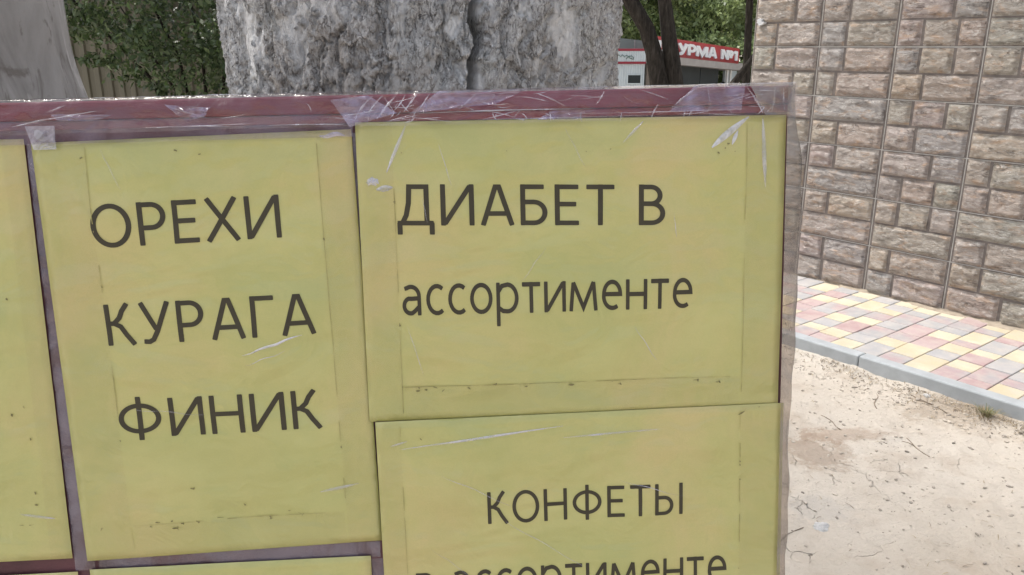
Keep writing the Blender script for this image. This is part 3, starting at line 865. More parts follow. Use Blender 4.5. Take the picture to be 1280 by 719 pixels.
# heavy sign letters built from strokes
def stroke_pts(kind, *a):
    if kind == 'l': return [(a[i], a[i + 1]) for i in range(0, len(a), 2)], False
    if kind == 'e':                                     # ellipse cx cy rx ry
        cx, cy, rx, ry = a
        return [(cx + rx * math.cos(q * 2 * math.pi / 40), cy + ry * math.sin(q * 2 * math.pi / 40)) for q in range(40)], True
    if kind == 'a':                                     # arc cx cy rx ry from to (deg)
        cx, cy, rx, ry, a0, a1 = a
        n = 16
        return [(cx + rx * math.cos(R(a0 + (a1 - a0) * q / n)), cy + ry * math.sin(R(a0 + (a1 - a0) * q / n))) for q in range(n + 1)], False
    if kind == 'p':                                     # path mixing points and arcs
        out = []
        for it in a:
            if len(it) == 2: out.append(it)
            else: out += stroke_pts('a', *it)[0]
        return out, False
def subdiv(pts, closed, maxd):
    out = []
    n = len(pts)
    for i in range(n if closed else n - 1):
        p, q = pts[i], pts[(i + 1) % n]
        d = math.hypot(q[0] - p[0], q[1] - p[1]); k = max(1, int(math.ceil(d / maxd)))
        for j in range(k): out.append((p[0] + (q[0] - p[0]) * j / k, p[1] + (q[1] - p[1]) * j / k))
    if not closed: out.append(pts[-1])
    return out
def stroke_strip(pts, closed, w):
    """left and right offset points with mitred joins"""
    if not closed and len(pts) > 1:
        def inner(a, b):
            d = math.hypot(b[0] - a[0], b[1] - a[1]); f = min(0.5, 0.22 * w / d)
            return (a[0] + (b[0] - a[0]) * f, a[1] + (b[1] - a[1]) * f)
        pts = [pts[0], inner(pts[0], pts[1])] + list(pts[1:-1]) + [inner(pts[-1], pts[-2]), pts[-1]]
    n = len(pts); Lf = []; Rt = []
    for i in range(n):
        p = Vector(pts[i])
        a = Vector(pts[i - 1]) if (i > 0 or closed) else None
        b = Vector(pts[(i + 1) % n]) if (i < n - 1 or closed) else None
        d1 = (p - a).normalized() if a is not None else None
        d2 = (b - p).normalized() if b is not None else None
        if d1 is None: d1 = d2
        if d2 is None: d2 = d1
        n1 = Vector((-d1.y, d1.x)); n2 = Vector((-d2.y, d2.x))
        m = (n1 + n2)
        m = m.normalized() if m.length > 1e-6 else n1
        k = 1.0 / max(0.45, m.dot(n1))
        if not closed and i in (0, n - 1): k *= 0.86        # slightly rounded ends
        Lf.append(p + m * (w / 2 * k)); Rt.append(p - m * (w / 2 * k))
    return Lf, Rt
GL = {   # cap height 1, x-height .72: (width, strokes)
 'О': (0.86, [('e', .43, .5, .365, .45)]),
 'Р': (0.62, [('l', .07, 0, .07, 1), ('p', (.07, .935), (.27, .935), (.30, .67, .25, .265, 90, -90), (.07, .405))]),
 'Е': (0.60, [('l', .07, 0, .07, 1), ('l', .07, .94, .55, .94), ('l', .07, .52, .50, .52), ('l', .07, .06, .56, .06)]),
 'Х': (0.72, [('l', .05, 1, .67, 0), ('l', .66, 1, .03, 0)]),
 'И': (0.78, [('l', .07, 1, .07, 0), ('l', .71, 1, .71, 0), ('l', .10, .04, .68, .96)]),
 'К': (0.66, [('l', .07, 0, .07, 1), ('p', (.07, .53), (.20, .53), (.33, .66), (.40, .82), (.53, 1.0)), ('p', (.20, .53), (.34, .45), (.45, .25), (.62, 0))]),
 'У': (0.70, [('l', .05, 1, .36, .34), ('p', (.65, 1), (.38, .30), (.27, .10), (.18, .05), (.05, .06))]),
 'А': (0.78, [('p', (.06, 0), (.35, .94), (.43, .94), (.72, 0)), ('l', .16, .29, .62, .29)]),
 'Г': (0.56, [('l', .07, 0, .07, 1), ('l', .07, .94, .55, .94)]),
 'Ф': (1.0, [('l', .5, -.05, .5, 1.07), ('e', .5, .51, .40, .33)]),
 'Н': (0.76, [('l', .07, 0, .07, 1), ('l', .69, 0, .69, 1), ('l', .07, .52, .69, .52)]),
 'Д': (0.86, [('p', (.13, .06), (.22, .25), (.28, .55), (.30, .94), (.68, .94), (.68, .06)), ('l', .02, .06, .83, .06), ('l', .07, .08, .07, -.22), ('l', .79, .08, .79, -.22)]),
 'Б': (0.66, [('l', .07, 0, .07, 1), ('l', .07, .94, .55, .94), ('p', (.07, .57), (.30, .57), (.32, .315, .25, .255, 90, -90), (.07, .06))]),
 'Т': (0.66, [('l', .33, 0, .33, 1), ('l', .01, .94, .65, .94)]),
 'В': (0.66, [('l', .07, 0, .07, 1), ('p', (.07, .94), (.28, .94), (.29, .735, .21, .205, 90, -90), (.07, .53)), ('p', (.25, .53), (.31, .295, .25, .235, 90, -90), (.07, .06))]),
 'Ы': (0.92, [('l', .07, 0, .07, 1), ('p', (.07, .57), (.28, .57), (.30, .315, .24, .255, 90, -90), (.07, .06)), ('l', .84, 0, .84, 1)]),
 'Ш': (1.0, [('l', .08, 0, .08, 1), ('l', .5, 0, .5, 1), ('l', .92, 0, .92, 1), ('l', .08, .08, .92, .08)]),
 'М': (0.96, [('l', .08, 0, .08, 1), ('l', .88, 0, .88, 1), ('p', (.10, .96), (.48, .15), (.86, .96))]),
 '№': (1.12, [('l', .07, 0, .07, 1), ('l', .60, 0, .60, 1), ('l', .09, .96, .58, .04), ('e', .90, .68, .15, .2), ('l', .75, .33, 1.05, .33)]),
 '1': (0.46, [('p', (.03, .75), (.28, .95)), ('l', .30, 0, .30, 1)]),
 'а': (0.60, [('p', (.09, .63), (.27, .45, .225, .225, 118, 0), (.495, 0)), ('p', (.495, .405), (.28, .395), (.25, .23, .18, .175, 105, 285), (.36, .10), (.495, .21))]),
 'с': (0.54, [('p', (.32, .36, .255, .32, 52, 308))]),
 'о': (0.66, [('e', .33, .36, .265, .315)]),
 'р': (0.66, [('l', .07, .72, .07, -.30), ('p', (.07, .50), (.18, .64), (.33, .36, .265, .31, 88, -95), (.20, .06), (.07, .14))]),
 'т': (0.54, [('l', .27, 0, .27, .72), ('l', .01, .665, .53, .665)]),
 'и': (0.66, [('l', .07, .72, .07, 0), ('l', .59, .72, .59, 0), ('l', .10, .04, .56, .68)]),
 'м': (0.84, [('p', (.05, 0), (.12, .68)), ('p', (.12, .68), (.41, .08), (.70, .68)), ('p', (.70, .68), (.77, 0))]),
 'е': (0.62, [('p', (.07, .38), (.55, .38), (.32, .38, .235, .29, 0, 180), (.33, .33, .25, .28, 180, 305))]),
 'н': (0.65, [('l', .07, 0, .07, .72), ('l', .58, 0, .58, .72), ('l', .07, .37, .58, .37)]),
 'в': (0.62, [('l', .07, 0, .07, .72), ('p', (.07, .665), (.26, .665), (.29, .535, .18, .13, 90, -90), (.07, .405)), ('p', (.27, .405), (.31, .23, .20, .175, 90, -90), (.07, .055))]),
 ' ': (0.30, []),
}
def layout(text, gap=0.17):
    x = 0; out = []
    for ch in text:
        wd, st = GL[ch]
        out.append((ch, x, st)); x += wd + gap
    return out, x - gap
def text_strips(text, w, gap=0.17, maxd=0.25):
    lay, W = layout(text, gap)
    res = []
    for ch, x, st in lay:
        S = []
        for s in st:
            pts, closed = stroke_pts(s[0], *s[1:])
            pts = subdiv(pts, closed, maxd)
            Lf, Rt = stroke_strip(pts, closed, w)
            S.append(([(p.x + x, p.y) for p in Lf], [(p.x + x, p.y) for p in Rt], closed))
        res.append((ch, S))
    return res, W

def solid_text(parent, text, x0, x1, zfun, hfun, yface, thick, w, mat):
    strips, W = text_strips(text, w, 0.10, 0.4)
    for ch, S in strips:
        if not S: continue
        V = []; F = []; lay_ = 0
        for Lf, Rt, closed in S:
            b = len(V); n = len(Lf)
            off = -0.004 * lay_; lay_ += 1
            for y in (yface + 0.0, yface - thick + off):
                for P in (Lf, Rt):
                    for (px, pz) in P:
                        X_ = x0 + (x1 - x0) * px / W
                        V.append((X_, y, zfun(X_) + pz * hfun))
            rng = range(n if closed else n - 1)
            for i in rng:
                j = (i + 1) % n
                l0, l1, r0, r1 = b + i, b + j, b + n + i, b + n + j
                L0, L1, R0_, R1 = l0 + 2 * n, l1 + 2 * n, r0 + 2 * n, r1 + 2 * n
                F += [(L0, R0_, R1, L1), (l0, L0, L1, l1), (R0_, r0, r1, R1)]
            if not closed:
                F += [(b, b + n, b + 3 * n, b + 2 * n), (b + n - 1, b + 3 * n - 1, b + 4 * n - 1, b + 2 * n - 1)]
        me = mesh_np('letter', V, F)
        bm = bmesh.new(); bm.from_mesh(me); bmesh.ops.recalc_face_normals(bm, faces=bm.faces); bm.to_mesh(me); bm.free()
        link('letter', me, parent, [mat])
solid_text(kio, 'ШАУРМА №1', -0.35, LK - 0.25, lambda x: zb + 0.155 + SL * x, 0.40, -0.06, 0.05, 0.25, M['letter'])

# ---- white steel booth and the grey container
bo = empty('white_booth', (2.3, 28.4, GK))
props(bo, 'white corrugated steel booth with red trim bands and one small window', 'booth')
cw = corr_mesh('wall', 2.24, 2.26, 0.08, 0.018)
link('wall', cw, bo, [M['white_sheet']])
link('body', box_mesh('body', 0.01, 2.235, 0.02, 1.5, 0, 2.74), bo, [M['white_sheet']])
cp = corr_mesh('parapet', 2.26, 0.345, 0.08, 0.018)
o = link('parapet', cp, bo, [M['white_sheet']]); o.location = (-0.01, -0.05, 2.342)
link('trim_band', box_mesh('trim_band', -0.02, 2.27, -0.075, 0.0, 2.264, 2.342, 0.005), bo, [M['red_trim']])
link('trim_band', box_mesh('trim_band', -0.02, 2.27, -0.075, 0.2, 2.685, 2.765, 0.005), bo, [M['red_trim']])
wn_ = link('window', box_mesh('window', 1.68, 2.11, -0.045, -0.019, 1.626, 1.893, 0.004), bo, [M['glass']])
for (a, b, c_, d_) in ((1.65, 2.14, 1.60, 1.625), (1.65, 2.14, 1.894, 1.915), (1.65, 1.679, 1.6252, 1.8938), (2.111, 2.14, 1.6252, 1.8938)):
    link('frame', box_mesh('frame', a, b, -0.055, -0.019, c_, d_), wn_, [M['white_sheet']])
gv = [(1.28, 2.50), (1.33, 2.56), (1.40, 2.50), (1.46, 2.57), (1.52, 2.49), (1.60, 2.55), (1.72, 2.45), (1.80, 2.42)]
link('graffiti', tube_mesh('graffiti', [(x, -0.073, z) for x, z in gv], [0.012] * len(gv), 6), bo, [M['graffiti']])
gv = [(1.58, 2.42), (1.66, 2.50), (1.76, 2.53), (1.84, 2.47), (1.82, 2.40)]
link('graffiti', tube_mesh('graffiti', [(x, -0.076, z) for x, z in gv], [0.012] * len(gv), 6), bo, [M['graffiti']])
co = empty('grey_container', (2.6, 31.2, GK))
props(co, 'grey steel container roof showing above the white booth', 'container')
V = [(0, 0, 0), (2.5, 0, 0), (2.5, 0, 3.02), (0, 0, 3.28), (0, 2.2, 0), (2.5, 2.2, 0), (2.5, 2.2, 3.02), (0, 2.2, 3.28)]
link('body', mesh_np('body', V, [(0, 1, 2, 3), (7, 6, 5, 4), (1, 5, 6, 2), (4, 0, 3, 7), (3, 2, 6, 7)]), co, [M['grey_sheet']])
for xx in (0.35, 1.15, 1.95, 2.42):
    link('rib', box_mesh('rib', xx, xx + 0.05, -0.035, 0.0, 0.1, 3.02 + (2.5 - xx) * 0.10), co, [M['roof']])

# ------------------------------------------------------------------ the notice board (an easel board leaning back 8 degrees)
BO = Vector((0.0, 0.54169, 1.236454))
BH = Vector((0.99789, 0.062254, 0.018385)).normalized()      # along the board, rightwards
BD = Vector((0.027079, -0.14184, -0.989519)).normalized()    # down the board
BN = -BH.cross(BD).normalized()                              # out of the board towards the viewer
if BN.y > 0: BN = -BN
def bframe(loc_uv=(0, 0)):
    m = Matrix((BH, -BD, BN)).transposed().to_4x4()          # local x right, y up the board, z out
    m.translation = BO + BH * loc_uv[0] + BD * loc_uv[1]
    return m
UL, UR, VT = -0.66, 0.1985, -0.1352
VB = (BO.z - 0.004) / -BD.z
board = empty('notice_board', (0, 0, 0))
board.matrix_world = bframe((-0.232, VB - 0.002))
props(board, 'maroon notice board wrapped in clear plastic standing before the thick tree trunk', 'notice board')
def BL(u, v, n): return (u + 0.232, -(v - VB + 0.002), n)    # board coords (right, down, out) -> local of board empty
def bbox(name, u0, u1, v0, v1, n0, n1, mat, bevel=0.0015):
    a = BL(u0, v1, n0); b = BL(u1, v0, n1)
    return link(name, box_mesh(name, a[0], b[0], a[1], b[1], a[2], b[2], bevel), board, [mat])
bbox('panel', UL + 0.001, UR - 0.001, VT + 0.001, VB - 0.03, -0.012, -0.0022, M['maroon_old'])
bbox('top_rail', UL, UR, VT, VT + 0.0125, -0.016, 0.0022, M['maroon'])
bbox('rail_bead', UL, UR - 0.002, VT + 0.0127, VT + 0.0185, -0.002, 0.0004, M['maroon'], 0.001)
bbox('rear_frame', UL, UR, VT + 0.002, VT + 0.04, -0.034, -0.0165, M['wood'])
bbox('rear_stile', UR - 0.04, UR, VT + 0.041, VB, -0.034, -0.0125, M['wood'])
bbox('rear_stile', UL, UL + 0.04, VT + 0.041, VB, -0.034, -0.0125, M['wood'])
bbox('rear_frame', UL + 0.041, UR - 0.041, VB - 0.2, VB - 0.16, -0.034, -0.0125, M['wood'])
# prop legs behind
for uu in (UL + 0.06, UR - 0.10):
    top = Vector(BL(uu, VT + 0.06, -0.037))
    gnd_world = board.matrix_world @ Vector(BL(uu, VB, 0)) + Vector((0, 0.42, 0))
    gnd = board.matrix_world.inverted() @ Vector((gnd_world.x, gnd_world.y, 0.0))
    link('prop_leg', tube_mesh('prop_leg', [top, top.lerp(gnd, 0.5), gnd], [0.014, 0.014, 0.013], 8), board, [M['wood']])
    link('hinge', box_mesh('hinge', top.x - 0.018, top.x + 0.018, top.y - 0.02, top.y + 0.03, top.z - 0.002, top.z + 0.004, 0.001), board, [M['metal']])

# ---- waviness that sheets, ink and tape share
def wave(u, v):
    return (0.0013 * math.sin(u * 31 + 1.1) * math.sin(v * 27 + 0.4) + 0.0007 * math.sin(u * 74 + v * 41) + 0.0004 * math.sin(v * 120 - u * 50))
class Sheet:
    """a flat print: its own frame on the board (u right, v down, metres), rotated by ang"""
    def __init__(s, name, u, v, ang, wd, ht, lift, label, seed):
        s.u, s.v, s.ang, s.wd, s.ht, s.lift = u, v, ang, wd, ht, lift
        s.root = empty(name)
        s.root.matrix_world = bframe((u, v)) @ Matrix.Rotation(-ang, 4, 'Z')
        props(s.root, label, 'paper sheet', 'yellow sheets on the notice board')
        nx, ny = int(wd / 0.006), int(ht / 0.006)
        V = []
        for j in range(ny + 1):
            for i in range(nx + 1):
                a = wd * i / nx; b = ht * j / ny
                V.append((a, -b, s.z(a, b)))
        F = grid_faces(nx + 1, ny + 1)[:, ::-1]
        me = quad_mesh('paper', np.array(V), F, True)
        o = link('paper', me, s.root, [M['paper']])
        md = o.modifiers.new('thickness', 'SOLIDIFY'); md.thickness = 0.00022; md.offset = -1
    def z(s, a, b):
        e = min(a, s.wd - a, b, s.ht - b)
        k = min(1.0, max(0.12, e / 0.03))
        return s.lift + (wave(s.u + a, s.v + b) * 0.8 + 0.0009) * k
    def text(s, txt, a0, a1, base, cap, w=0.128, gap=0.11, base1=None):
        """letters from a0 to a1 along the sheet, baseline base (down), cap height in metres"""
        strips, W = text_strips(txt, w, gap, 0.22)
        for ch, S in strips:
            if not S: continue
            V = []; F = []
            for k, (Lf, Rt, closed) in enumerate(S):
                b = len(V); n = len(Lf)
                for P in (Lf, Rt):
                    for (px, py) in P:
                        a = a0 + (a1 - a0) * px / W; bb = base - py * cap
                        if base1 is not None: bb += (base1 - base) * px / W
                        V.append((a, -bb, s.z(a, bb) + 0.00024 + 0.00003 * k))
                for i in range(n if closed else n - 1):
                    j = (i + 1) % n
                    F.append((b + i, b + n + i, b + n + j, b + j))
            link('letter', mesh_np('letter', V, F), s.root, [M['ink']])
    def strip(s, a0, a1, b0, b1, mat, name='tape', lift=0.0004, seed=0):
        """clear tape laid on the sheet, edges a little uneven"""
        nx = max(4, int((a1 - a0) / 0.008)); ny = max(4, int((b1 - b0) / 0.008))
        V = []
        for j in range(ny + 1):
            for i in range(nx + 1):
                a = a0 + (a1 - a0) * i / nx; b = b0 + (b1 - b0) * j / ny
                if a1 - a0 < b1 - b0 and 0 < i < nx: pass
                dz = 0.00025 * math.sin(a * 210 + seed) * math.sin(b * 170 + seed * 2)
                V.append((a, -b, s.z(min(max(a, 0), s.wd), min(max(b, 0), s.ht)) + lift + dz))
        me = quad_mesh(name, np.array(V), grid_faces(nx + 1, ny + 1)[:, ::-1], True)
        return link(name, me, s.root, [M[mat]])
    def specks(s, pts, seed):
        rg = random.Random(seed); V = []; F = []
        for (a, b, L, an) in pts:
            parts_ = [(a, b, L, an)]
            if rg.random() < 0.5: parts_.append((a + L * 0.4 * math.cos(an), b + L * 0.4 * math.sin(an), L * 0.7, an + rg.uniform(0.7, 1.8)))
            for (a, b, L, an) in parts_:
                n = 9; k0 = len(V); wmax = rg.uniform(0.00018, 0.0006)
                for q in range(n):
                    t_ = 2 * math.pi * q / n
                    x = math.cos(t_) * L * 0.5 * rg.uniform(0.7, 1.2); y = math.sin(t_) * wmax * rg.uniform(0.3, 1.8)
                    xa = a + x * math.cos(an) - y * math.sin(an); yb = b + x * math.sin(an) + y * math.cos(an)
                    V.append((xa, -yb, s.z(xa, yb) + 0.00062))
                F.append(tuple(range(k0, k0 + n))[::-1])
        props(link('dirt_marks', mesh_np('dirt_marks', V, F), s.root, [M['dirt']]), kind='stuff')
    def edge_line(s, a0, b0, a1, b1, seed):
        """grime caught along the edge of the tape, in broken runs"""
        rg = random.Random(seed); V = []; F = []
        L = math.hypot(a1 - a0, b1 - b0); d = ((a1 - a0) / L, (b1 - b0) / L); p = 0.0
        while p < L:
            run = rg.uniform(0.004, 0.03)
            if rg.random() < 0.72:
                m = max(2, int(run / 0.006)); k0 = len(V); w_ = rg.uniform(0.00008, 0.00026)
                for q in range(m + 1):
                    t_ = min(L, p + run * q / m); a = a0 + d[0] * t_; b = b0 + d[1] * t_
                    for sg in (-1, 1):
                        xa = a - d[1] * w_ * sg; yb = b + d[0] * w_ * sg
                        V.append((xa, -yb, s.z(xa, yb) + 0.00066))
                for q in range(m): F.append((k0 + 2 * q, k0 + 2 * q + 1, k0 + 2 * q + 3, k0 + 2 * q + 2))
            p += run
        props(link('tape_grime', mesh_np('tape_grime', V, F), s.root, [M['grime']]), kind='stuff')
    def crease(s, pts, width, height, mat='wrap_ridge'):
        """a raised fold of plastic running along pts"""
        V = []; F = []; n = len(pts)
        for i, (a, b) in enumerate(pts):
            p0 = pts[max(0, i - 1)]; p1 = pts[min(n - 1, i + 1)]
            d = Vector((p1[0] - p0[0], p1[1] - p0[1])).normalized(); nr = Vector((-d.y, d.x))
            k = math.sin(math.pi * (0.06 + 0.88 * i / (n - 1)))
            for (q, hh) in ((-1, 0), (-0.3, 0.8), (0.1, 1), (1, 0)):
                x = a + nr.x * width * q * k; y = b + nr.y * width * q * k
                V.append((x, -y, s.z(x, y) + 0.0005 + height * hh * k))
        for i in range(n - 1):
            for q in range(3):
                F.append((i * 4 + q, i * 4 + q + 1, i * 4 + 5 + q, i * 4 + 4 + q))
        link('plastic_fold', mesh_np('plastic_fold', V, F, True), s.root, [M[mat]])

def smudges(rg, n, a0, a1, b, jit):
    out = []
    for _ in range(n):
        a = rg.uniform(a0, a1)
        out.append((a, b + rg.gauss(0, jit), rg.uniform(0.001, 0.0055), rg.uniform(-1.3, 1.3) if rg.random() < .6 else 0.0))
    return out
mr = random.Random(19)

# sheet: ОРЕХИ / КУРАГА / ФИНИК (upright A4)
A1 = -0.0195
s1 = Sheet('paper_sheet', -0.3178, -0.1085, A1, 0.2115, 0.297, 0.0, 'yellow upright sheet printed with three words ОРЕХИ КУРАГА ФИНИК', 1)
def on(sh, u, v):                   # board u,v (mm) -> sheet a,b (m)
    du = u / 1000 - sh.u; dv = v / 1000 - sh.v
    c, q = math.cos(sh.ang), math.sin(sh.ang)
    return du * c + dv * q, -du * q + dv * c
def put(sh, txt, p0, p1, cap, w=0.114, gap=0.12):
    a0, b0 = on(sh, *p0); a1, b1 = on(sh, *p1)
    sh.text(txt, a0, a1, b0, cap, w, gap, b1)
put(s1, 'ОРЕХИ', (-283.8, -37.2), (-157.2, -40.6), 0.0295)
put(s1, 'КУРАГА', (-282.0, 31.0), (-138.0, 27.6), 0.0292)
put(s1, 'ФИНИК', (-280.5, 98.2), (-138.2, 96.3), 0.0282)
s1.strip(0.001, 0.0345, 0.001, 0.2955, 'tape', seed=1)
s1.strip(0.1875, 0.2105, 0.001, 0.2955, 'tape', seed=2)
s1.strip(0.036, 0.186, 0.272, 0.2955, 'tape', seed=3)
s1.specks(smudges(mr, 11, 0.012, 0.19, 0.2725, 0.002) + smudges(mr, 3, 0.02, 0.12, 0.012, 0.004) + [(0.0345, mr.uniform(.05, .28), 0.0015, 1.5) for _ in range(3)] + [(0.1875, mr.uniform(.05, .28), 0.0018, 1.5) for _ in range(2)] + [(0.08, 0.247, 0.003, 0.1), (0.115, 0.262, 0.002, 0.9)], 1)
s1.crease([(0.125 + .006 * k, 0.152 - 0.0018 * k + 0.0005 * math.sin(k * 2.0)) for k in range(8)], 0.0009, 0.0007)
s1.crease([(0.17 + .004 * k, 0.256 - 0.0006 * k) for k in range(8)], 0.0012, 0.0008)
s1.crease([(0.1895 + .0025 * k, 0.0035 + 0.0008 * math.sin(k)) for k in range(8)], 0.0016, 0.001)

# sheet: ДИАБЕТ В ассортименте (lying A4)
s2 = Sheet('paper_sheet', -0.1035, -0.1170, 0.0065, 0.2985, 0.2105, 0.0009, 'yellow wide sheet printed ДИАБЕТ В above ассортименте', 2)
put(s2, 'ДИАБЕТ В', (-78.6, -46.4), (110.2, -40.8), 0.0284)
put(s2, 'ассортименте', (-77.9, 17.2), (129.4, 19.2), 0.0305, 0.104, 0.08)
s2.strip(0.001, 0.0245, 0.001, 0.209, 'tape', seed=4)
s2.strip(0.2705, 0.2975, 0.001, 0.209, 'tape', seed=5)
s2.strip(0.026, 0.269, 0.186, 0.209, 'tape', seed=6)
s2.specks(smudges(mr, 13, 0.02, 0.265, 0.1885, 0.0012) + [(0.0245, mr.uniform(.04, .19), 0.002, 1.5) for _ in range(3)] + [(0.255, 0.022, 0.0012, 0.3), (0.250, 0.025, 0.0014, 0.8), (0.257, 0.019, 0.0013, 0), (0.262, 0.0245, 0.0012, 0)] + [(mr.uniform(.02, .28), mr.uniform(.01, .04), 0.0007, 0) for _ in range(4)], 2)
s2.crease([(0.2455 + .0023 * k + .00012 * k * k, 0.0215 - 0.0021 * k - .00006 * k * k) for k in range(9)], 0.0024, 0.0014, 'tape_white')
s2.crease([(0.0125 + .0016 * k, 0.0455 - .0002 * k) for k in range(8)], 0.0022, 0.0012, 'tape_white')
s2.crease([(0.183 + .0018 * k, 0.017 - .0018 * k) for k in range(9)], 0.0009, 0.0006)
s2.crease([(0.020 + .0018 * k, 0.034 - .0040 * k) for k in range(9)], 0.0012, 0.0008)
s2.crease([(0.006 + .001 * k, 0.040 + .002 * math.sin(k * 1.7)) for k in range(9)], 0.0022, 0.001)
s2.crease([(0.2815 + .0004 * k, 0.002 + .006 * k) for k in range(9)], 0.0016, 0.0009)
s2.crease([(0.264 - .0006 * k, 0.010 + .0014 * k) for k in range(8)], 0.0014, 0.0010, 'tape_white')

# sheet: КОНФЕТЫ в ассортименте
s3 = Sheet('paper_sheet', -0.1008, 0.0938, -0.0035, 0.2985, 0.2105, 0.0016, 'yellow wide sheet printed КОНФЕТЫ above a line cut off at its foot', 3)
put(s3, 'КОНФЕТЫ', (-22.8, 175.2), (122.8, 174.2), 0.0246, 0.113)
put(s3, 'в ассортименте', (-77.5, 232.5), (156.5, 231.0), 0.0305, 0.104, 0.08)
s3.strip(0.001, 0.0175, 0.001, 0.209, 'tape', seed=7)
s3.strip(0.266, 0.2975, 0.001, 0.209, 'tape', seed=8)
s3.specks([(0.266, mr.uniform(.01, .13), 0.0014, 1.5) for _ in range(4)] + [(0.267, 0.006, 0.006, 2.6), (0.28, 0.002, 0.001, 0), (0.27, 0.003, 0.001, 0), (0.032, 0.014, 0.0025, 0.9)], 3)
s3.crease([(0.018 + .013 * k, 0.021 - .0013 * k) for k in range(10)], 0.0009, 0.0006)
s3.crease([(0.010 + .003 * k, 0.0185 - .0008 * k) for k in range(5)], 0.0007, 0.0004)
s3.crease([(0.135 + .010 * k, 0.018 - .0004 * k) for k in range(8)], 0.0008, 0.0004)

for sh_, ln_ in ((s1, ((0.0345, 0.004, 0.0345, 0.29), (0.1875, 0.004, 0.1875, 0.29), (0.036, 0.272, 0.186, 0.272))), (s2, ((0.0245, 0.045, 0.0245, 0.205), (0.2705, 0.004, 0.2705, 0.205), (0.026, 0.186, 0.269, 0.186))), (s3, ((0.0175, 0.004, 0.0175, 0.16), (0.266, 0.004, 0.266, 0.2)))):
    for q_, l_ in enumerate(ln_): sh_.edge_line(*l_, q_ + int(sh_.u * 1000))
for (sh_, a_, b_, L_, an_) in ((s1, .07, .19, .05, .15), (s1, .05, .02, .03, 1.2), (s1, .14, .155, .03, -.3), (s2, .06, .03, .03, 1.3), (s2, .15, .02, .03, 1.1), (s2, .045, .06, .02, 1.4), (s2, .22, .075, .018, 1.45), (s2, .12, .10, .03, 2.2), (s2, .035, .16, .04, 1.3), (s2, .20, .16, .03, 1.0), (s3, .07, .055, .06, .5), (s3, .12, .10, .07, .6), (s3, .2, .06, .05, .3), (s3, .05, .11, .04, .7)):
    sh_.crease([(a_ + L_ * (k - 4) / 8 * math.cos(an_), b_ + L_ * (k - 4) / 8 * math.sin(an_) + 0.0006 * math.sin(k * 1.3)) for k in range(9)], 0.00022, 0.00015)
# neighbouring sheets cut by the picture edge
s0 = Sheet('paper_sheet', -0.5325, -0.1115, 0.0, 0.2105, 0.297, 0.0003, 'yellow blank-margined sheet left of the ОРЕХИ sheet across the maroon gap', 4)
s0.strip(0.196, 0.2095, 0.001, 0.2955, 'tape', seed=9)
s0.specks([(0.188 + mr.gauss(0, .003), mr.uniform(.1, .25), 0.002, 1.2) for _ in range(5)] + [(0.185, 0.270, 0.004, -0.2), (0.178, 0.27, 0.003, 0.1), (0.19, 0.255, 0.002, 0.2)], 4)
s0.crease([(0.178 + .003 * k, 0.262 + .0005 * k) for k in range(9)], 0.0011, 0.0007)
s4 = Sheet('paper_sheet', -0.3110, 0.1950, 0.004, 0.2015, 0.285, 0.0003, 'yellow sheet of which the top edge shows under the ФИНИК sheet', 5)
s5 = Sheet('paper_sheet', -0.5300, 0.1960, 0.0, 0.2105, 0.285, 0.0003, 'yellow sheet low on the board left of the gap, under the blank-margined sheet', 6)

# ---- tape in the gaps and on the rail (parts of the board)
def bstrip(name, u0, u1, v0, v1, n0, mat, nu=6, nv=30, amp=0.0006, seed=0, taper=0.0):
    V = []
    for j in range(nv + 1):
        for i in range(nu + 1):
            fu = i / nu; fv = j / nv
            u = u0 + (u1 - u0) * fu + taper * fv * (1 - fu); v = v0 + (v1 - v0) * fv
            q = n0 + amp * (math.sin(u * 400 + v * 90 + seed) + math.sin(v * 260 - u * 150 + seed * 2)) * 0.5
            V.append(BL(u, v, q))
    return link(name, quad_mesh(name, np.array(V), grid_faces(nu + 1, nv + 1)[:, ::-1], True), board, [M[mat]])
bstrip('gap_tape', -0.3216, -0.3075, -0.108, 0.196, -0.0012, 'tape_milky', 4, 60, 0.0003, 1, -0.0)
bstrip('gap_tape', -0.1072, -0.1028, -0.110, 0.094, -0.0012, 'tape_milky', 3, 40, 0.0003, 2)
bstrip('gap_tape', -0.305, -0.1025, 0.1855, 0.198, -0.0014, 'tape_milky', 40, 4, 0.0003, 3)
bstrip('gap_tape', -0.1120, -0.1005, 0.199, 0.40, -0.0013, 'tape_milky', 4, 40, 0.0003, 4)
bstrip('tape_scrap', -0.3195, -0.3005, -0.1195, -0.104, 0.0022, 'tape_white', 10, 10, 0.0007, 5, 0.004)

